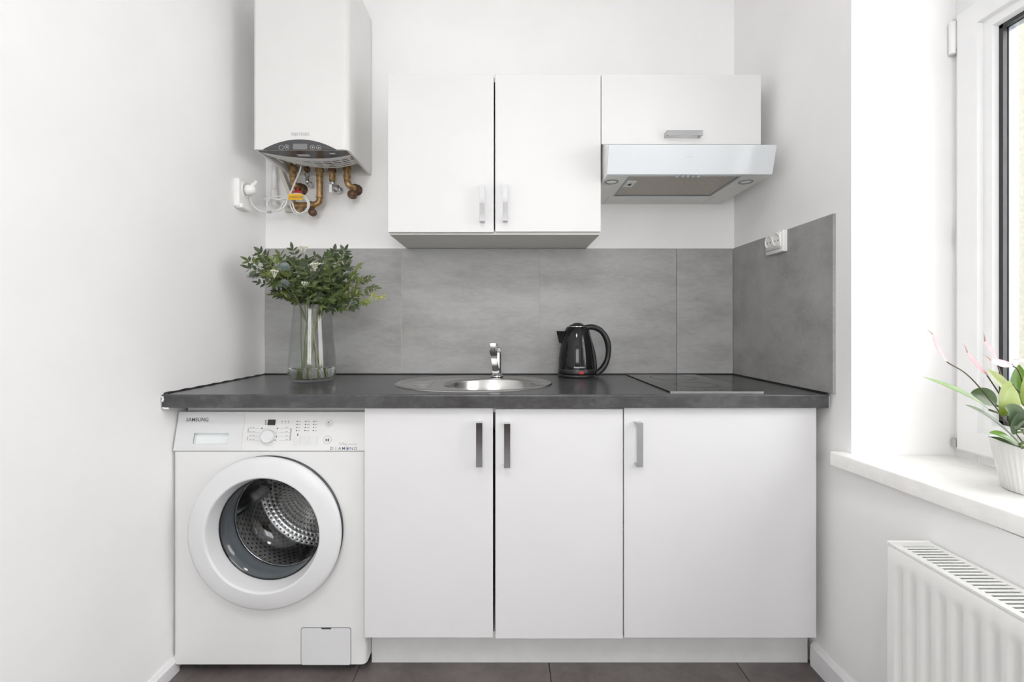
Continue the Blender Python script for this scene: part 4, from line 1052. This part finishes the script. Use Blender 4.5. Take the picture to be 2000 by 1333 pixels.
# fifth: brass elbow and rusty flange
a = pp(678, 352); T = pipe_thing('brass_pipe', 'brass pipe with a corroded round flange, rightmost under the boiler', topz(a))
b = BM(); tube(b, spline([topz(a), pp(678, 340), a, pp(681, 361), W(689, 367, 1.92), W(695, 368, 1.955)], 6), 0.013, 14); obj('tube', b, 'brass', T)
b = BM(); nut(b, pp(678, 330), DN, 0.0175, 0.018); nut(b, pp(678, 345), DN, 0.0155, 0.012, 18); obj('union_nut', b, 'brass', T)
b = BM(); lathe(b, [(0, -0.036), (0.016, -0.036), (0.019, -0.03), (0.019, -0.012), (0.024, -0.008), (0.024, 0.0)], (WX(694, 1.945), YW, WZ(369, 1.945)), 'y', n=16); obj('wall_flange', b, 'brass_dark', T)
b = BM(); lathe(b, [(0, 0.0), (0.0155, 0.0), (0.0185, 0.005), (0.0185, 0.016), (0.012, 0.022), (0.012, 0.04)], W(686, 378.5, 1.89), 'y', n=16); obj('filling_tap', b, 'brass_dark', T)
# white condensate pipe by the corner
T = thing('waste_pipe', (WX(536, 1.935), 1.935, ztop), 'white plastic vertical pipe beside the brass pipes', 'pipe')
b = BM(); tube(b, [(WX(536, 1.94), 1.94, ztop), (WX(536, 1.94), 1.94, WZ(372, 1.94))], 0.0105, 14); obj('tube', b, 'plastic_white', T)
b = BM(); tube(b, [(WX(536, 1.94), 1.94, WZ(371, 1.94)), (WX(536, 1.94), 1.94, WZ(396, 1.94))], 0.0145, 14); tube(b, spline([(WX(536, 1.94), 1.94, WZ(390, 1.94)), (WX(536, 1.94), 1.944, WZ(399, 1.94)), (WX(536, 1.94), YW + 0.002, WZ(402, 1.94))], 5), 0.0125, 12); obj('socket_end', b, 'plastic_white', T)

# ------------------------------------------------------------------ socket, plug and cable beside the boiler
so = thing('wall_socket', (XL, 1.775, WZ(405, 1.775)), 'white wall socket on the left wall next to the boiler', 'socket')
SZ0_, SZ1_ = WZ(407, 1.765), WZ(352, 1.765)
b = BM(); bx(b, XL - 0.001, XL + 0.022, 1.733, 1.813, SZ0_, SZ1_, 0.006, 3); obj('housing', b, 'plastic_white', so, auto=0.6)
b = BM(); bx(b, XL + 0.002, XL + 0.030, 1.740, 1.806, SZ0_ - 0.004, SZ0_ + 0.014, 0.004, 2); obj('lower_cover', b, 'plastic_white', so, auto=0.6)
b = BM(); lathe(b, [(0.029, 0.0), (0.029, 0.004), (0.025, 0.004), (0.022, 0.0)], (XL + 0.0215, 1.777, WZ(372, 1.78)), 'x', n=32); obj('socket_ring', b, 'plastic_white', so, auto=0.6)
cbw = thing('power_cable', (W(584, 402, 1.87).x, 1.87, WZ(420, 1.87)), 'coiled white power cable with plug and yellow tag hanging under the boiler', 'cable')
pc = Vector((XL + 0.026, 1.777, WZ(372, 1.78)))
b = BM(); lathe(b, [(0, 0.0), (0.021, 0.0), (0.021, 0.012), (0.016, 0.026), (0.010, 0.034), (0, 0.036)], pc, 'x', n=24); tube(b, spline([pc + Vector((0.012, 0, 0.005)), pc + Vector((0.032, -0.004, 0.022)), pc + Vector((0.044, -0.008, 0.032))], 4), [0.010, 0.0095, 0.009, 0.008, 0.007, 0.0065, 0.006, 0.0055, 0.005], 10)
obj('plug', b, 'plastic_white', cbw, auto=0.6)
wp = lambda x, y, yy=1.86: W(x, y, yy)
run = [pc + Vector((0.038, -0.006, 0.030)), W(493, 351, 1.79), W(494, 357, 1.79), W(489, 368, 1.79), W(487, 383, 1.80), W(494, 402, 1.81), W(510, 413, 1.83), W(528, 414, 1.85), W(546, 408, 1.86), W(556, 393, 1.86), W(568, 381, 1.86), W(585, 379, 1.86), W(598, 386, 1.86), W(604, 400, 1.86), W(597, 415, 1.865), W(584, 420, 1.868), W(572, 412, 1.868), W(567, 397, 1.865), W(571, 386, 1.86), W(583, 381, 1.855), W(596, 388, 1.855), W(602, 401, 1.857), W(596, 413, 1.86), W(584, 417, 1.862), W(575, 409, 1.862), W(570, 395, 1.858), W(560, 388, 1.855), W(545, 390, 1.855), W(528, 388, 1.855), W(521, 398, 1.855), W(528, 410, 1.855), W(542, 412, 1.85), W(556, 403, 1.85), W(562, 388, 1.85), W(569, 374, 1.855), W(577, 354, 1.87), W(585, 336, 1.875), W(589, 322, 1.87)]
b = BM(); tube(b, spline(run, 7), 0.0033, 8); obj('cord', b, 'cable_white', cbw)
b = BM(); tube(b, spline([W(512, 391, 1.86), W(524, 386, 1.86), W(545, 384, 1.855), W(560, 382, 1.855), W(572, 378, 1.855)], 6), 0.0022, 8); obj('cord', b, 'cable_white', cbw)
b = BM(); bx(b, WX(564.5, 1.845), WX(592, 1.845), 1.838, 1.8435, WZ(391.5, 1.845), WZ(379.5, 1.845), 0.0012); 
tg = obj('warning_tag', b, 'yellow_tag', cbw, label='bright yellow warning tag')
obj('tag_lettering', text_bm('UWAGA!', 0.0105, facing((WX(578, 1.838), 1.838, WZ(385.5, 1.838)), 0, 0.0004), bold=0.0, stretch=0.9), 'brass_dark', tg)
b = BM(); bx(b, WX(523, 1.845), WX(530, 1.845), 1.838, 1.846, WZ(417, 1.845), WZ(412.5, 1.845), 0.001); obj('cable_tie', b, 'print_grey', cbw)

# ------------------------------------------------------------------ double socket on the right wall
ds = thing('double_socket', (XR, 1.63, 1.334), 'white double wall socket at the top edge of the right splashback tile', 'socket')
b = BM(); bx(b, XR - 0.024, XR + 0.0005, 1.579, 1.686, 1.334, 1.409, 0.003, 2); hs = obj('housing', b, 'plastic_white', ds, auto=0.6)
b = BM(); bx(b, XR - 0.0275, XR - 0.022, 1.588, 1.680, 1.352, 1.404, 0.003, 2); obj('face_plate', b, 'plastic_white', ds, auto=0.6)
for y in (1.611, 1.657):
    c = (XR - 0.027, y, 1.380)
    b = BM(); lathe(b, [(0.0225, 0.001), (0.0225, -0.0035), (0.0205, -0.0035), (0.0195, 0.0)], c, 'x', n=36); rg = obj('socket_ring', b, 'plastic_white', ds, auto=0.6)
    b = BM(); lathe(b, [(0.0195, -0.0002), (0.018, 0.0), (0, 0.0)], c, 'x', n=32); obj('socket_well', b, 'carcass_board', ds)
    b = BM()
    for s in (-1, 1): cyl(b, (c[0] - 0.0008, y + s * 0.0085, c[2] - 0.004), (c[0] + 0.001, y + s * 0.0085, c[2] - 0.004), 0.0028, n=12)
    obj('pin_holes', b, 'wood_brown', ds)
b = BM(); bx(b, XR - 0.0285, XR - 0.024, 1.592, 1.676, 1.3465, 1.350, 0.001); obj('cover_lip', b, 'print_light', ds)
# ------------------------------------------------------------------ vase with water
VX, VY = WX(610, 1.705), 1.705
outer = [(0.0, 0.001), (0.060, 0.001), (0.070, 0.0035), (0.078, 0.012), (0.0835, 0.030), (0.0845, 0.045), (0.083, 0.075), (0.079, 0.13), (0.0725, 0.20), (0.066, 0.265), (0.0628, 0.298)]
inner = [(0.0605, 0.2985), (0.0636, 0.265), (0.070, 0.20), (0.0763, 0.13), (0.0800, 0.075), (0.0812, 0.045), (0.0800, 0.032), (0.074, 0.018), (0.064, 0.013), (0.0, 0.012)]
b = BM(); lathe(b, outer + inner, (VX, VY, ZC), n=96)
obj('glass_vase', b, 'vase_glass', None, 'tall tapering clear glass vase on the worktop', 'vase')
b = BM(); lathe(b, [(0.0, 0.0125), (0.0638, 0.0135), (0.0737, 0.0185), (0.0797, 0.0325), (0.0808, 0.045), (0.0806, 0.052), (0.0, 0.052)], (VX, VY, ZC), n=80)
obj('water', b, 'vase_water', None, 'shallow clear water in the bottom of the vase', 'water')

# ------------------------------------------------------------------ sprigs in the vase
def leaf_mesh(name, mat, L=1.0, wd=0.42, fold=0.12, bend=0.10):
    t = bmesh.new(); ks = [0.0, 0.18, 0.4, 0.62, 0.82, 1.0]; ws = [0.06, 0.72, 1.0, 0.86, 0.5, 0.0]
    rows = []
    for k, w in zip(ks, ws):
        z = -bend * k * k; h = wd / 2 * w
        if w == 0: rows.append([t.verts.new((0, k, z))] * 3)
        else: rows.append([t.verts.new((-h, k, z + fold * h)), t.verts.new((0, k, z - 0.02)), t.verts.new((h, k, z + fold * h))])
    for i in range(5):
        for s in range(2):
            q = list(dict.fromkeys([rows[i][s], rows[i][s + 1], rows[i + 1][s + 1], rows[i + 1][s]]))
            t.faces.new(q).smooth = True
    me = bpy.data.meshes.new(name); t.to_mesh(me); t.free(); me.materials.append(MATS[mat]); return me
LM = {'green': leaf_mesh('leaf', 'leaf_green'), 'dark': leaf_mesh('leaf', 'leaf_dark', wd=0.46), 'lime': leaf_mesh('leaf', 'leaf_lime', wd=0.36)}
def orient(p, d, up, s):
    d = Vector(d).normalized(); up = Vector(up); x = d.cross(up)
    if x.length < 1e-4: x = d.cross(Vector((1, 0, 0.3)))
    x.normalize(); z = x.cross(d)
    return Matrix(((x.x * s, d.x * s, z.x * s, p.x), (x.y * s, d.y * s, z.y * s, p.y), (x.z * s, d.z * s, z.z * s, p.z), (0, 0, 0, 1)))
NLEAF = [0]
def add_leaf(parent, O, kind, p, d, up, s):
    o = bpy.data.objects.new('leaf', LM[kind]); C.objects.link(o); o.parent = parent
    o.matrix_local = orient(Vector(p) - O, d, up, s); NLEAF[0] += 1
def sprig(tip, label, kinds=('green',), twigs=6, foot_a=0.0, leaf=0.026, spread=0.07, name='leafy_sprig', pairs=4, bare=False, group=None, extra=()):
    """tip: (px, py, distance); extra: further branch tips of the same stem"""
    T = W(*tip)
    foot = Vector((VX + 0.045 * math.cos(foot_a), VY + 0.04 * math.sin(foot_a), ZC + 0.018))
    da = Vector((T.x - VX, T.y - VY, 0)); dl = da.length or 1
    rim = Vector((VX, VY, ZC + 0.285)) + da / dl * min(0.046, dl * 0.5)
    R_ = thing(name, foot, label, 'plant sprig', group)
    b = BM()
    def path(T, first):
        mid = rim + (T - rim) * 0.5 + Vector((0, 0, 0.022))
        pts = ([foot, foot.lerp(rim, 0.5) + Vector((0, 0, 0.01))] if first else [foot.lerp(rim, 0.8)]) + [rim, mid, T]
        return spline(pts, 8)
    P0 = None
    for bi, tp in enumerate((tip,) + tuple(extra)):
        T = W(*tp); P = path(T, bi == 0)
        if P0 is None: P0 = P
        tube(b, P, [0.0024 - 0.0016 * i / len(P) for i in range(len(P))], 6)
        if bare: break
        i0 = len(P) - 17; n = len(P)
        for k in range(twigs):
            f = k / max(1, twigs - 1)
            i = min(int(i0 + (n - 2 - i0) * (0.05 + 0.95 * f)), n - 2)
            p = P[i]; d = (P[i + 1] - P[i - 1]).normalized()
            last = k == twigs - 1
            a = k * 2.4 + random.uniform(-0.5, 0.5)
            side = d.cross(Vector((math.cos(a), math.sin(a), 0.35))).normalized()
            td = (d * 0.55 + side * (0.0 if last else 0.8) + Vector((0, -0.12, 0.10))).normalized()
            L = spread * random.uniform(0.75, 1.15)
            e = p + td * L + Vector((0, 0, -0.12 * L))
            # stay clear of wall, tiles and worktop
            e.y = min(e.y, 1.915); e.x = max(e.x, XL + 0.04); e.z = max(e.z, ZC + 0.265)
            Q = spline([p, p.lerp(e, 0.55) + Vector((0, 0, 0.06 * L)), e], 5)
            tube(b, Q, [0.0012 - 0.0005 * j / len(Q) for j in range(len(Q))], 5)
            kd = random.choice(kinds); dd = (e - p).normalized()
            pw = dd.cross(Vector((random.uniform(-0.5, 0.5), -0.8, 0.6))).normalized()
            for j in range(pairs):
                s = (j + 0.7) / pairs; q = Q[min(len(Q) - 2, int(s * (len(Q) - 1)))]
                for sg in (-1, 1):
                    ld = dd * 0.6 + pw * sg * 0.8 + Vector((random.uniform(-0.15, 0.15), random.uniform(-0.2, 0.2), random.uniform(-0.25, 0.2)))
                    add_leaf(R_, foot, kd, q, ld, Vector((random.uniform(-0.7, 0.7), -0.8, random.uniform(0.2, 0.9))), leaf * random.uniform(0.75, 1.15) * (1.05 - 0.2 * s))
            add_leaf(R_, foot, kd, e, e - p, Vector((random.uniform(-0.5, 0.5), -0.75, 0.75)), leaf * 0.95)
    obj('stem', b, 'stem_green' if bare else 'stem_cut', R_)
    return R_, P0, foot
sprig((503, 520, 1.66), 'green leafy sprig reaching furthest left from the vase', ('green', 'dark'), 7, 0.3, 0.033, 0.050, pairs=3, extra=((512, 536, 1.64),))
sprig((522, 506, 1.70), 'dark leafy sprig with pointed leaves, upper left of the bouquet', ('dark',), 6, 0.9, 0.034, 0.052, pairs=3)
sprig((580, 510, 1.72), 'dark upright sprig left of the white blossoms', ('dark', 'green'), 7, 5.0, 0.033, 0.052, pairs=3, extra=((558, 514, 1.74),))
sprig((668, 506, 1.72), 'tall upright sprig with fanned leaves, upper right of the bouquet', ('dark', 'green'), 8, 4.0, 0.032, 0.050, pairs=4, extra=((650, 512, 1.74),))
sprig((716, 566, 1.68), 'sprig leaning far right just below the yellow tip', ('green', 'lime'), 8, 3.2, 0.027, 0.046, extra=((705, 550, 1.72),))
sprig((708, 590, 1.66), 'drooping sprig at the lower right of the bouquet', ('green', 'lime'), 8, 2.6, 0.026, 0.042)
sprig((664, 602, 1.62), 'sprig hanging over the right side of the vase rim', ('green', 'dark'), 7, 2.2, 0.026, 0.036, extra=((688, 598, 1.62),))
sprig((520, 556, 1.70), 'thin dark sprig sagging low on the left of the bouquet', ('dark',), 5, 0.2, 0.027, 0.036, pairs=2)
sprig((528, 518, 1.64), 'green sprig in among the blue-grey thistles', ('green', 'lime'), 8, 0.6, 0.027, 0.048, extra=((545, 522, 1.68), (550, 545, 1.64)))
MK = ('green', 'green', 'green', 'lime', 'dark')
sprig((602, 522, 1.64), 'bushy green sprig standing left of the vase centre', MK, 7, 5.6, 0.026, 0.044, extra=((585, 535, 1.63), (606, 548, 1.60), (575, 520, 1.72)))
sprig((636, 518, 1.66), 'bushy green sprig standing over the vase centre', MK, 7, 4.6, 0.026, 0.044, extra=((625, 535, 1.60), (632, 565, 1.60), (618, 514, 1.76)))
sprig((660, 520, 1.64), 'bushy green sprig right of the vase centre', MK, 7, 3.6, 0.026, 0.044, extra=((652, 548, 1.60), (655, 575, 1.61), (648, 518, 1.74)))
sprig((690, 530, 1.68), 'bushy green sprig above the drooping right-hand sprigs', MK, 7, 2.9, 0.026, 0.044, extra=((680, 550, 1.64), (678, 575, 1.62), (672, 524, 1.76)))
sprig((612, 575, 1.62), 'low green sprig right above the vase rim', MK, 7, 1.6, 0.024, 0.036, extra=((640, 585, 1.61), (595, 570, 1.66)))
# thistles
def thistle(tip, label, rad=0.016):
    R_, P, foot = sprig(tip, label, bare=True, name='thistle', foot_a=1.0)
    T = P[-1]; t = bmesh.new()
    bmesh.ops.create_icosphere(t, subdivisions=2, radius=rad * 0.55)
    for v in t.verts: v.co.z *= 1.25
    b = BM(); join(b, t, 0, Matrix.Translation(T))
    for k in range(60):
        z = 1 - 2 * (k + 0.5) / 60; a = k * 2.39996; r_ = math.sqrt(1 - z * z); d = Vector((r_ * math.cos(a), r_ * math.sin(a), z))
        L = rad * (1.15 if abs(z + 0.3) > 0.35 else 1.9)
        tube(b, [T + d * rad * 0.4, T + d * L], [0.0018, 0.0002], 4)
    h = obj('flower_head', b, 'thistle_blue', R_)
thistle((556, 521, 1.63), 'blue-grey thistle head left of the middle of the bouquet')
thistle((494, 537, 1.66), 'blue-grey thistle head at the far left edge of the bouquet', 0.014)
thistle((556, 553, 1.63), 'pale blue-grey thistle head low on the left of the bouquet', 0.014)
# white blossoms
def blossoms(tip, label, n=16, rad=0.019, bud=0.0035):
    R_, P, foot = sprig(tip, label, bare=True, name='blossom_sprig', foot_a=4.2)
    T = P[-1]
    b = BM()
    for k in range(n):
        a = k * 2.4; r_ = rad * math.sqrt((k + 0.5) / n); e = T + Vector((r_ * math.cos(a), r_ * math.sin(a) * 0.6, 0.012 - r_ * 0.35 + random.uniform(-0.003, 0.003)))
        tube(b, [T - Vector((0, 0, 0.018)), e], 0.0006, 4)
        t = bmesh.new(); bmesh.ops.create_icosphere(t, subdivisions=1, radius=bud * random.uniform(0.7, 1.1)); join(b, t, 0, Matrix.Translation(e))
    obj('blossom_cluster', b, 'blossom_white', R_, kind='stuff')
blossoms((592, 487, 1.70), 'sprig of tiny white blossoms at the top of the bouquet')
blossoms((536, 534, 1.61), 'sprig of cream blossoms between the leaves left of centre', 14, 0.014)
blossoms((616, 520, 1.59), 'sprig of white blossoms near the middle of the bouquet', 14, 0.018)
blossoms((596, 556, 1.60), 'sprig of white blossoms just above the vase rim', 10, 0.016, 0.0028)
# yellow fluffy tip
R_, P, foot = sprig((752, 581, 1.66), 'yellow-green fluffy flower spike reaching furthest right from the vase', bare=True, name='goldenrod_sprig', foot_a=3.0)
b = BM()
for k in range(90):
    s = random.random(); p = P[-1].lerp(P[-4], s * 1.25)
    q = p + Vector((random.gauss(0, 0.003), random.gauss(0, 0.006), random.gauss(0, 0.0075 * (0.4 + s))))
    t = bmesh.new(); bmesh.ops.create_icosphere(t, subdivisions=1, radius=random.uniform(0.0016, 0.003)); join(b, t, 0, Matrix.Translation(q))
obj('flower_spike', b, 'goldenrod', R_, kind='stuff')

# ------------------------------------------------------------------ flowering pot plant on the sill
PX, PY = 1.152, 0.985
b = BM(); t = bmesh.new(); n = 144; rows = []
pr = [(0.0, 0.001), (0.058, 0.001), (0.061, 0.004), (0.066, 0.028), (0.072, 0.060), (0.077, 0.088), (0.080, 0.105), (0.0805, 0.109), (0.0775, 0.109), (0.076, 0.104), (0.072, 0.080), (0.0, 0.078)]
for r_, h_ in pr:
    if r_ == 0: rows.append([t.verts.new((PX, PY, ZS + h_))] * n); continue
    rib = 0.0008 if 0.003 < h_ < 0.104 and r_ > 0.06 else 0
    rows.append([t.verts.new((PX + (r_ + rib * (1 if k % 3 else -1)) * math.cos(2 * PI * k / n), PY + (r_ + rib * (1 if k % 3 else -1)) * math.sin(2 * PI * k / n), ZS + h_)) for k in range(n)])
for i in range(len(rows) - 1):
    for k in range(n):
        q = list(dict.fromkeys([rows[i][k], rows[i][(k + 1) % n], rows[i + 1][(k + 1) % n], rows[i + 1][k]]))
        if len(q) > 2: t.faces.new(q).smooth = True
bmesh.ops.recalc_face_normals(t, faces=t.faces[:]); join(b, t)
obj('flower_pot', b, 'pot_white', None, 'round white ribbed plant pot on the window sill', 'pot')
ap = thing('anthurium', (PX, PY, ZS + 0.079), 'green pot plant with pink flowers in the white pot', 'plant')
b = BM(); lathe(b, [(0.0715, 0.0805), (0.05, 0.088), (0.0, 0.090)], (PX, PY, ZS), n=32); obj('soil', b, 'soil', ap)
def blade(name, base, ctrl, tip, width, mat, nrm=(0, -0.8, 0.6), fold=0.25, prof=None, parent=ap, wave=0.0):
    base, ctrl, tip = Vector(base), Vector(ctrl), Vector(tip); N_ = 16; t = bmesh.new(); rows = []
    nrm = Vector(nrm)
    for i in range(N_ + 1):
        s = i / N_; p = (1 - s) ** 2 * base + 2 * s * (1 - s) * ctrl + s * s * tip
        d = (2 * (1 - s) * (ctrl - base) + 2 * s * (tip - ctrl)).normalized(); u = d.cross(nrm).normalized(); nn = u.cross(d)
        w = width / 2 * (prof(s) if prof else math.sin(PI * min(1, s ** 0.8)) ** 0.8)
        w = max(w, 0.0006)
        row = []
        for k in range(-3, 4):
            f = k / 3; row.append(t.verts.new(p + u * w * f + nn * (abs(f) * w * fold + wave * math.sin(s * 11 + k) * abs(f))))
        rows.append(row)
    for i in range(N_):
        for k in range(6): t.faces.new((rows[i][k], rows[i][k + 1], rows[i + 1][k + 1], rows[i + 1][k])).smooth = True
    b = BM(); join(b, t); return obj(name, b, mat, parent)
root = Vector((PX, PY, ZS + 0.086))
def petiole(p1, mid=None, r0=0.0022, mat='stem_green'):
    p1 = Vector(p1); m = Vector(mid) if mid else root.lerp(p1, 0.5) + Vector((0.012, 0, 0.02))
    b = BM(); tube(b, spline([root + Vector(((p1.x - PX) * 0.12, (p1.y - PY) * 0.12, 0)), m, p1], 8), r0, 6); return obj('leaf_stalk', b, mat, ap)
q = W
# leaves: (base, control, tip, width, material)
leaves = [
    (q(1932, 801, .97), q(1890, 768, .95), q(1803, 737, .95), 0.026, 'lily_green', (0.2, -0.6, 0.8)),
    (q(1945, 792, 1.00), q(1918, 770, 1.01), q(1896, 768, 1.02), 0.044, 'lily_dark', (0, -0.9, 0.4)),
    (q(1985, 776, .97), q(1950, 752, .96), q(1928, 722, .95), 0.040, 'lily_yellow', (0.3, -0.9, 0.4)),
    (q(1978, 752, .94), q(1962, 775, .92), q(1956, 815, .92), 0.052, 'lily_yellow', (0.1, -1, 0.1)),
    (q(1990, 868, .95), q(1942, 815, .93), q(1884, 791, .93), 0.032, 'lily_grey', (0.4, -0.6, 0.8)),
    (q(1988, 838, .93), q(1978, 800, .91), q(1962, 796, .90), 0.040, 'lily_grey', (-0.4, -0.9, 0.3)),
    (q(1992, 872, .92), q(1962, 850, .90), q(1932, 846, .90), 0.026, 'lily_green', (0.1, -0.6, 0.8)),
    (q(1996, 876, .93), q(1970, 866, .90), q(1930, 853, .90), 0.020, 'lily_dark', (0.1, -0.5, 0.8)),
    (q(1998, 790, .96), q(1985, 752, .96), q(1990, 712, .96), 0.040, 'lily_green', (-0.2, -1, 0.2)),
    (q(2010, 800, .95), q(2020, 745, .94), q(2008, 705, .92), 0.046, 'lily_yellow', (-0.3, -1, 0.2)),
    (q(2030, 840, .92), q(2060, 800, .88), q(2110, 790, .84), 0.046, 'lily_green', (0.2, -0.6, 0.8)),
    (q(2020, 830, 1.02), q(2060, 790, 1.06), q(2080, 740, 1.10), 0.046, 'lily_dark', (0.2, -0.6, 0.8)),
    (q(2040, 850, .98), q(2090, 830, .98), q(2150, 850, .97), 0.042, 'lily_green', (0, -0.4, 1)),
    (q(1985, 845, .94), q(1972, 820, .91), q(2010, 800, .88), 0.038, 'lily_dark', (-0.2, -1, 0.2)),
]
for (ba, co, ti, wd, m_, nn) in leaves:
    petiole(ba); blade('leaf', ba, co, ti, wd, m_, nn)
sp = lambda s: math.sin(PI * s ** 0.75) ** 1.2 if s < 1 else 0.0
flowers = [
    (q(1849, 707, .95), q(1826, 690, .945), q(1821, 655, .94), q(1811, 645, .94), 0.015, q(1905, 748, .955)),
    (q(1928, 734, .96), q(1898, 716, .955), q(1888, 690, .95), q(1882, 671, .95), 0.018, q(1955, 775, .97)),
    (q(1946, 702, 1.0), q(1932, 690, 1.0), q(1922, 668, 1.0), q(1921, 650, 1.0), 0.018, q(1960, 745, 1.0)),
    (q(1976, 712, .94), q(1950, 716, .935), q(1935, 706, .93), q(1919, 692, .93), 0.018, q(1996, 742, .945)),
    (q(2012, 708, .95), q(2000, 707, .95), q(1990, 705, .95), q(1980, 703, .95), 0.010, q(2020, 745, .95)),
    (q(2030, 690, .99), q(2015, 670, .99), q(2004, 652, .99), q(1995, 637, .99), 0.013, q(2030, 745, .99)),
]
for (ba, c1, c2, ti, wd, md) in flowers:
    s_ = petiole(ba, md, 0.0013, 'stem_brown'); s_.name = 'flower_stalk'
    f = blade('spathe', ba, c1 * 0.9 + c2 * 0.1, c2, wd, 'spathe_pink', (0.3, -0.9, 0.5), 0.55, lambda s: (0.35 + 0.65 * math.sin(PI * min(1, s * 0.95))) if s < 0.98 else 0.32)
    blade('spathe_tip', c2, c2.lerp(ti, 0.5) + Vector((0, 0, 0.002)), ti, wd * 0.34, 'spathe_tip', (0.3, -0.9, 0.5), 0.5, lambda s: 1 - 0.9 * s, parent=f)

# ------------------------------------------------------------------ housing for the added ceiling fill light (out of view)
cl_ = thing('added_fill_lamp', (0, -0.35, 2.66), 'flat round white housing of the added fill light behind the camera', 'lamp')
b = BM(); lathe(b, [(0.27, 2.75), (0.27, 2.69), (0.255, 2.69), (0.255, 2.75)], (0, -0.35, 0), n=48); obj('lamp_rim', b, 'plastic_white', cl_)

bpy.context.view_layer.update()
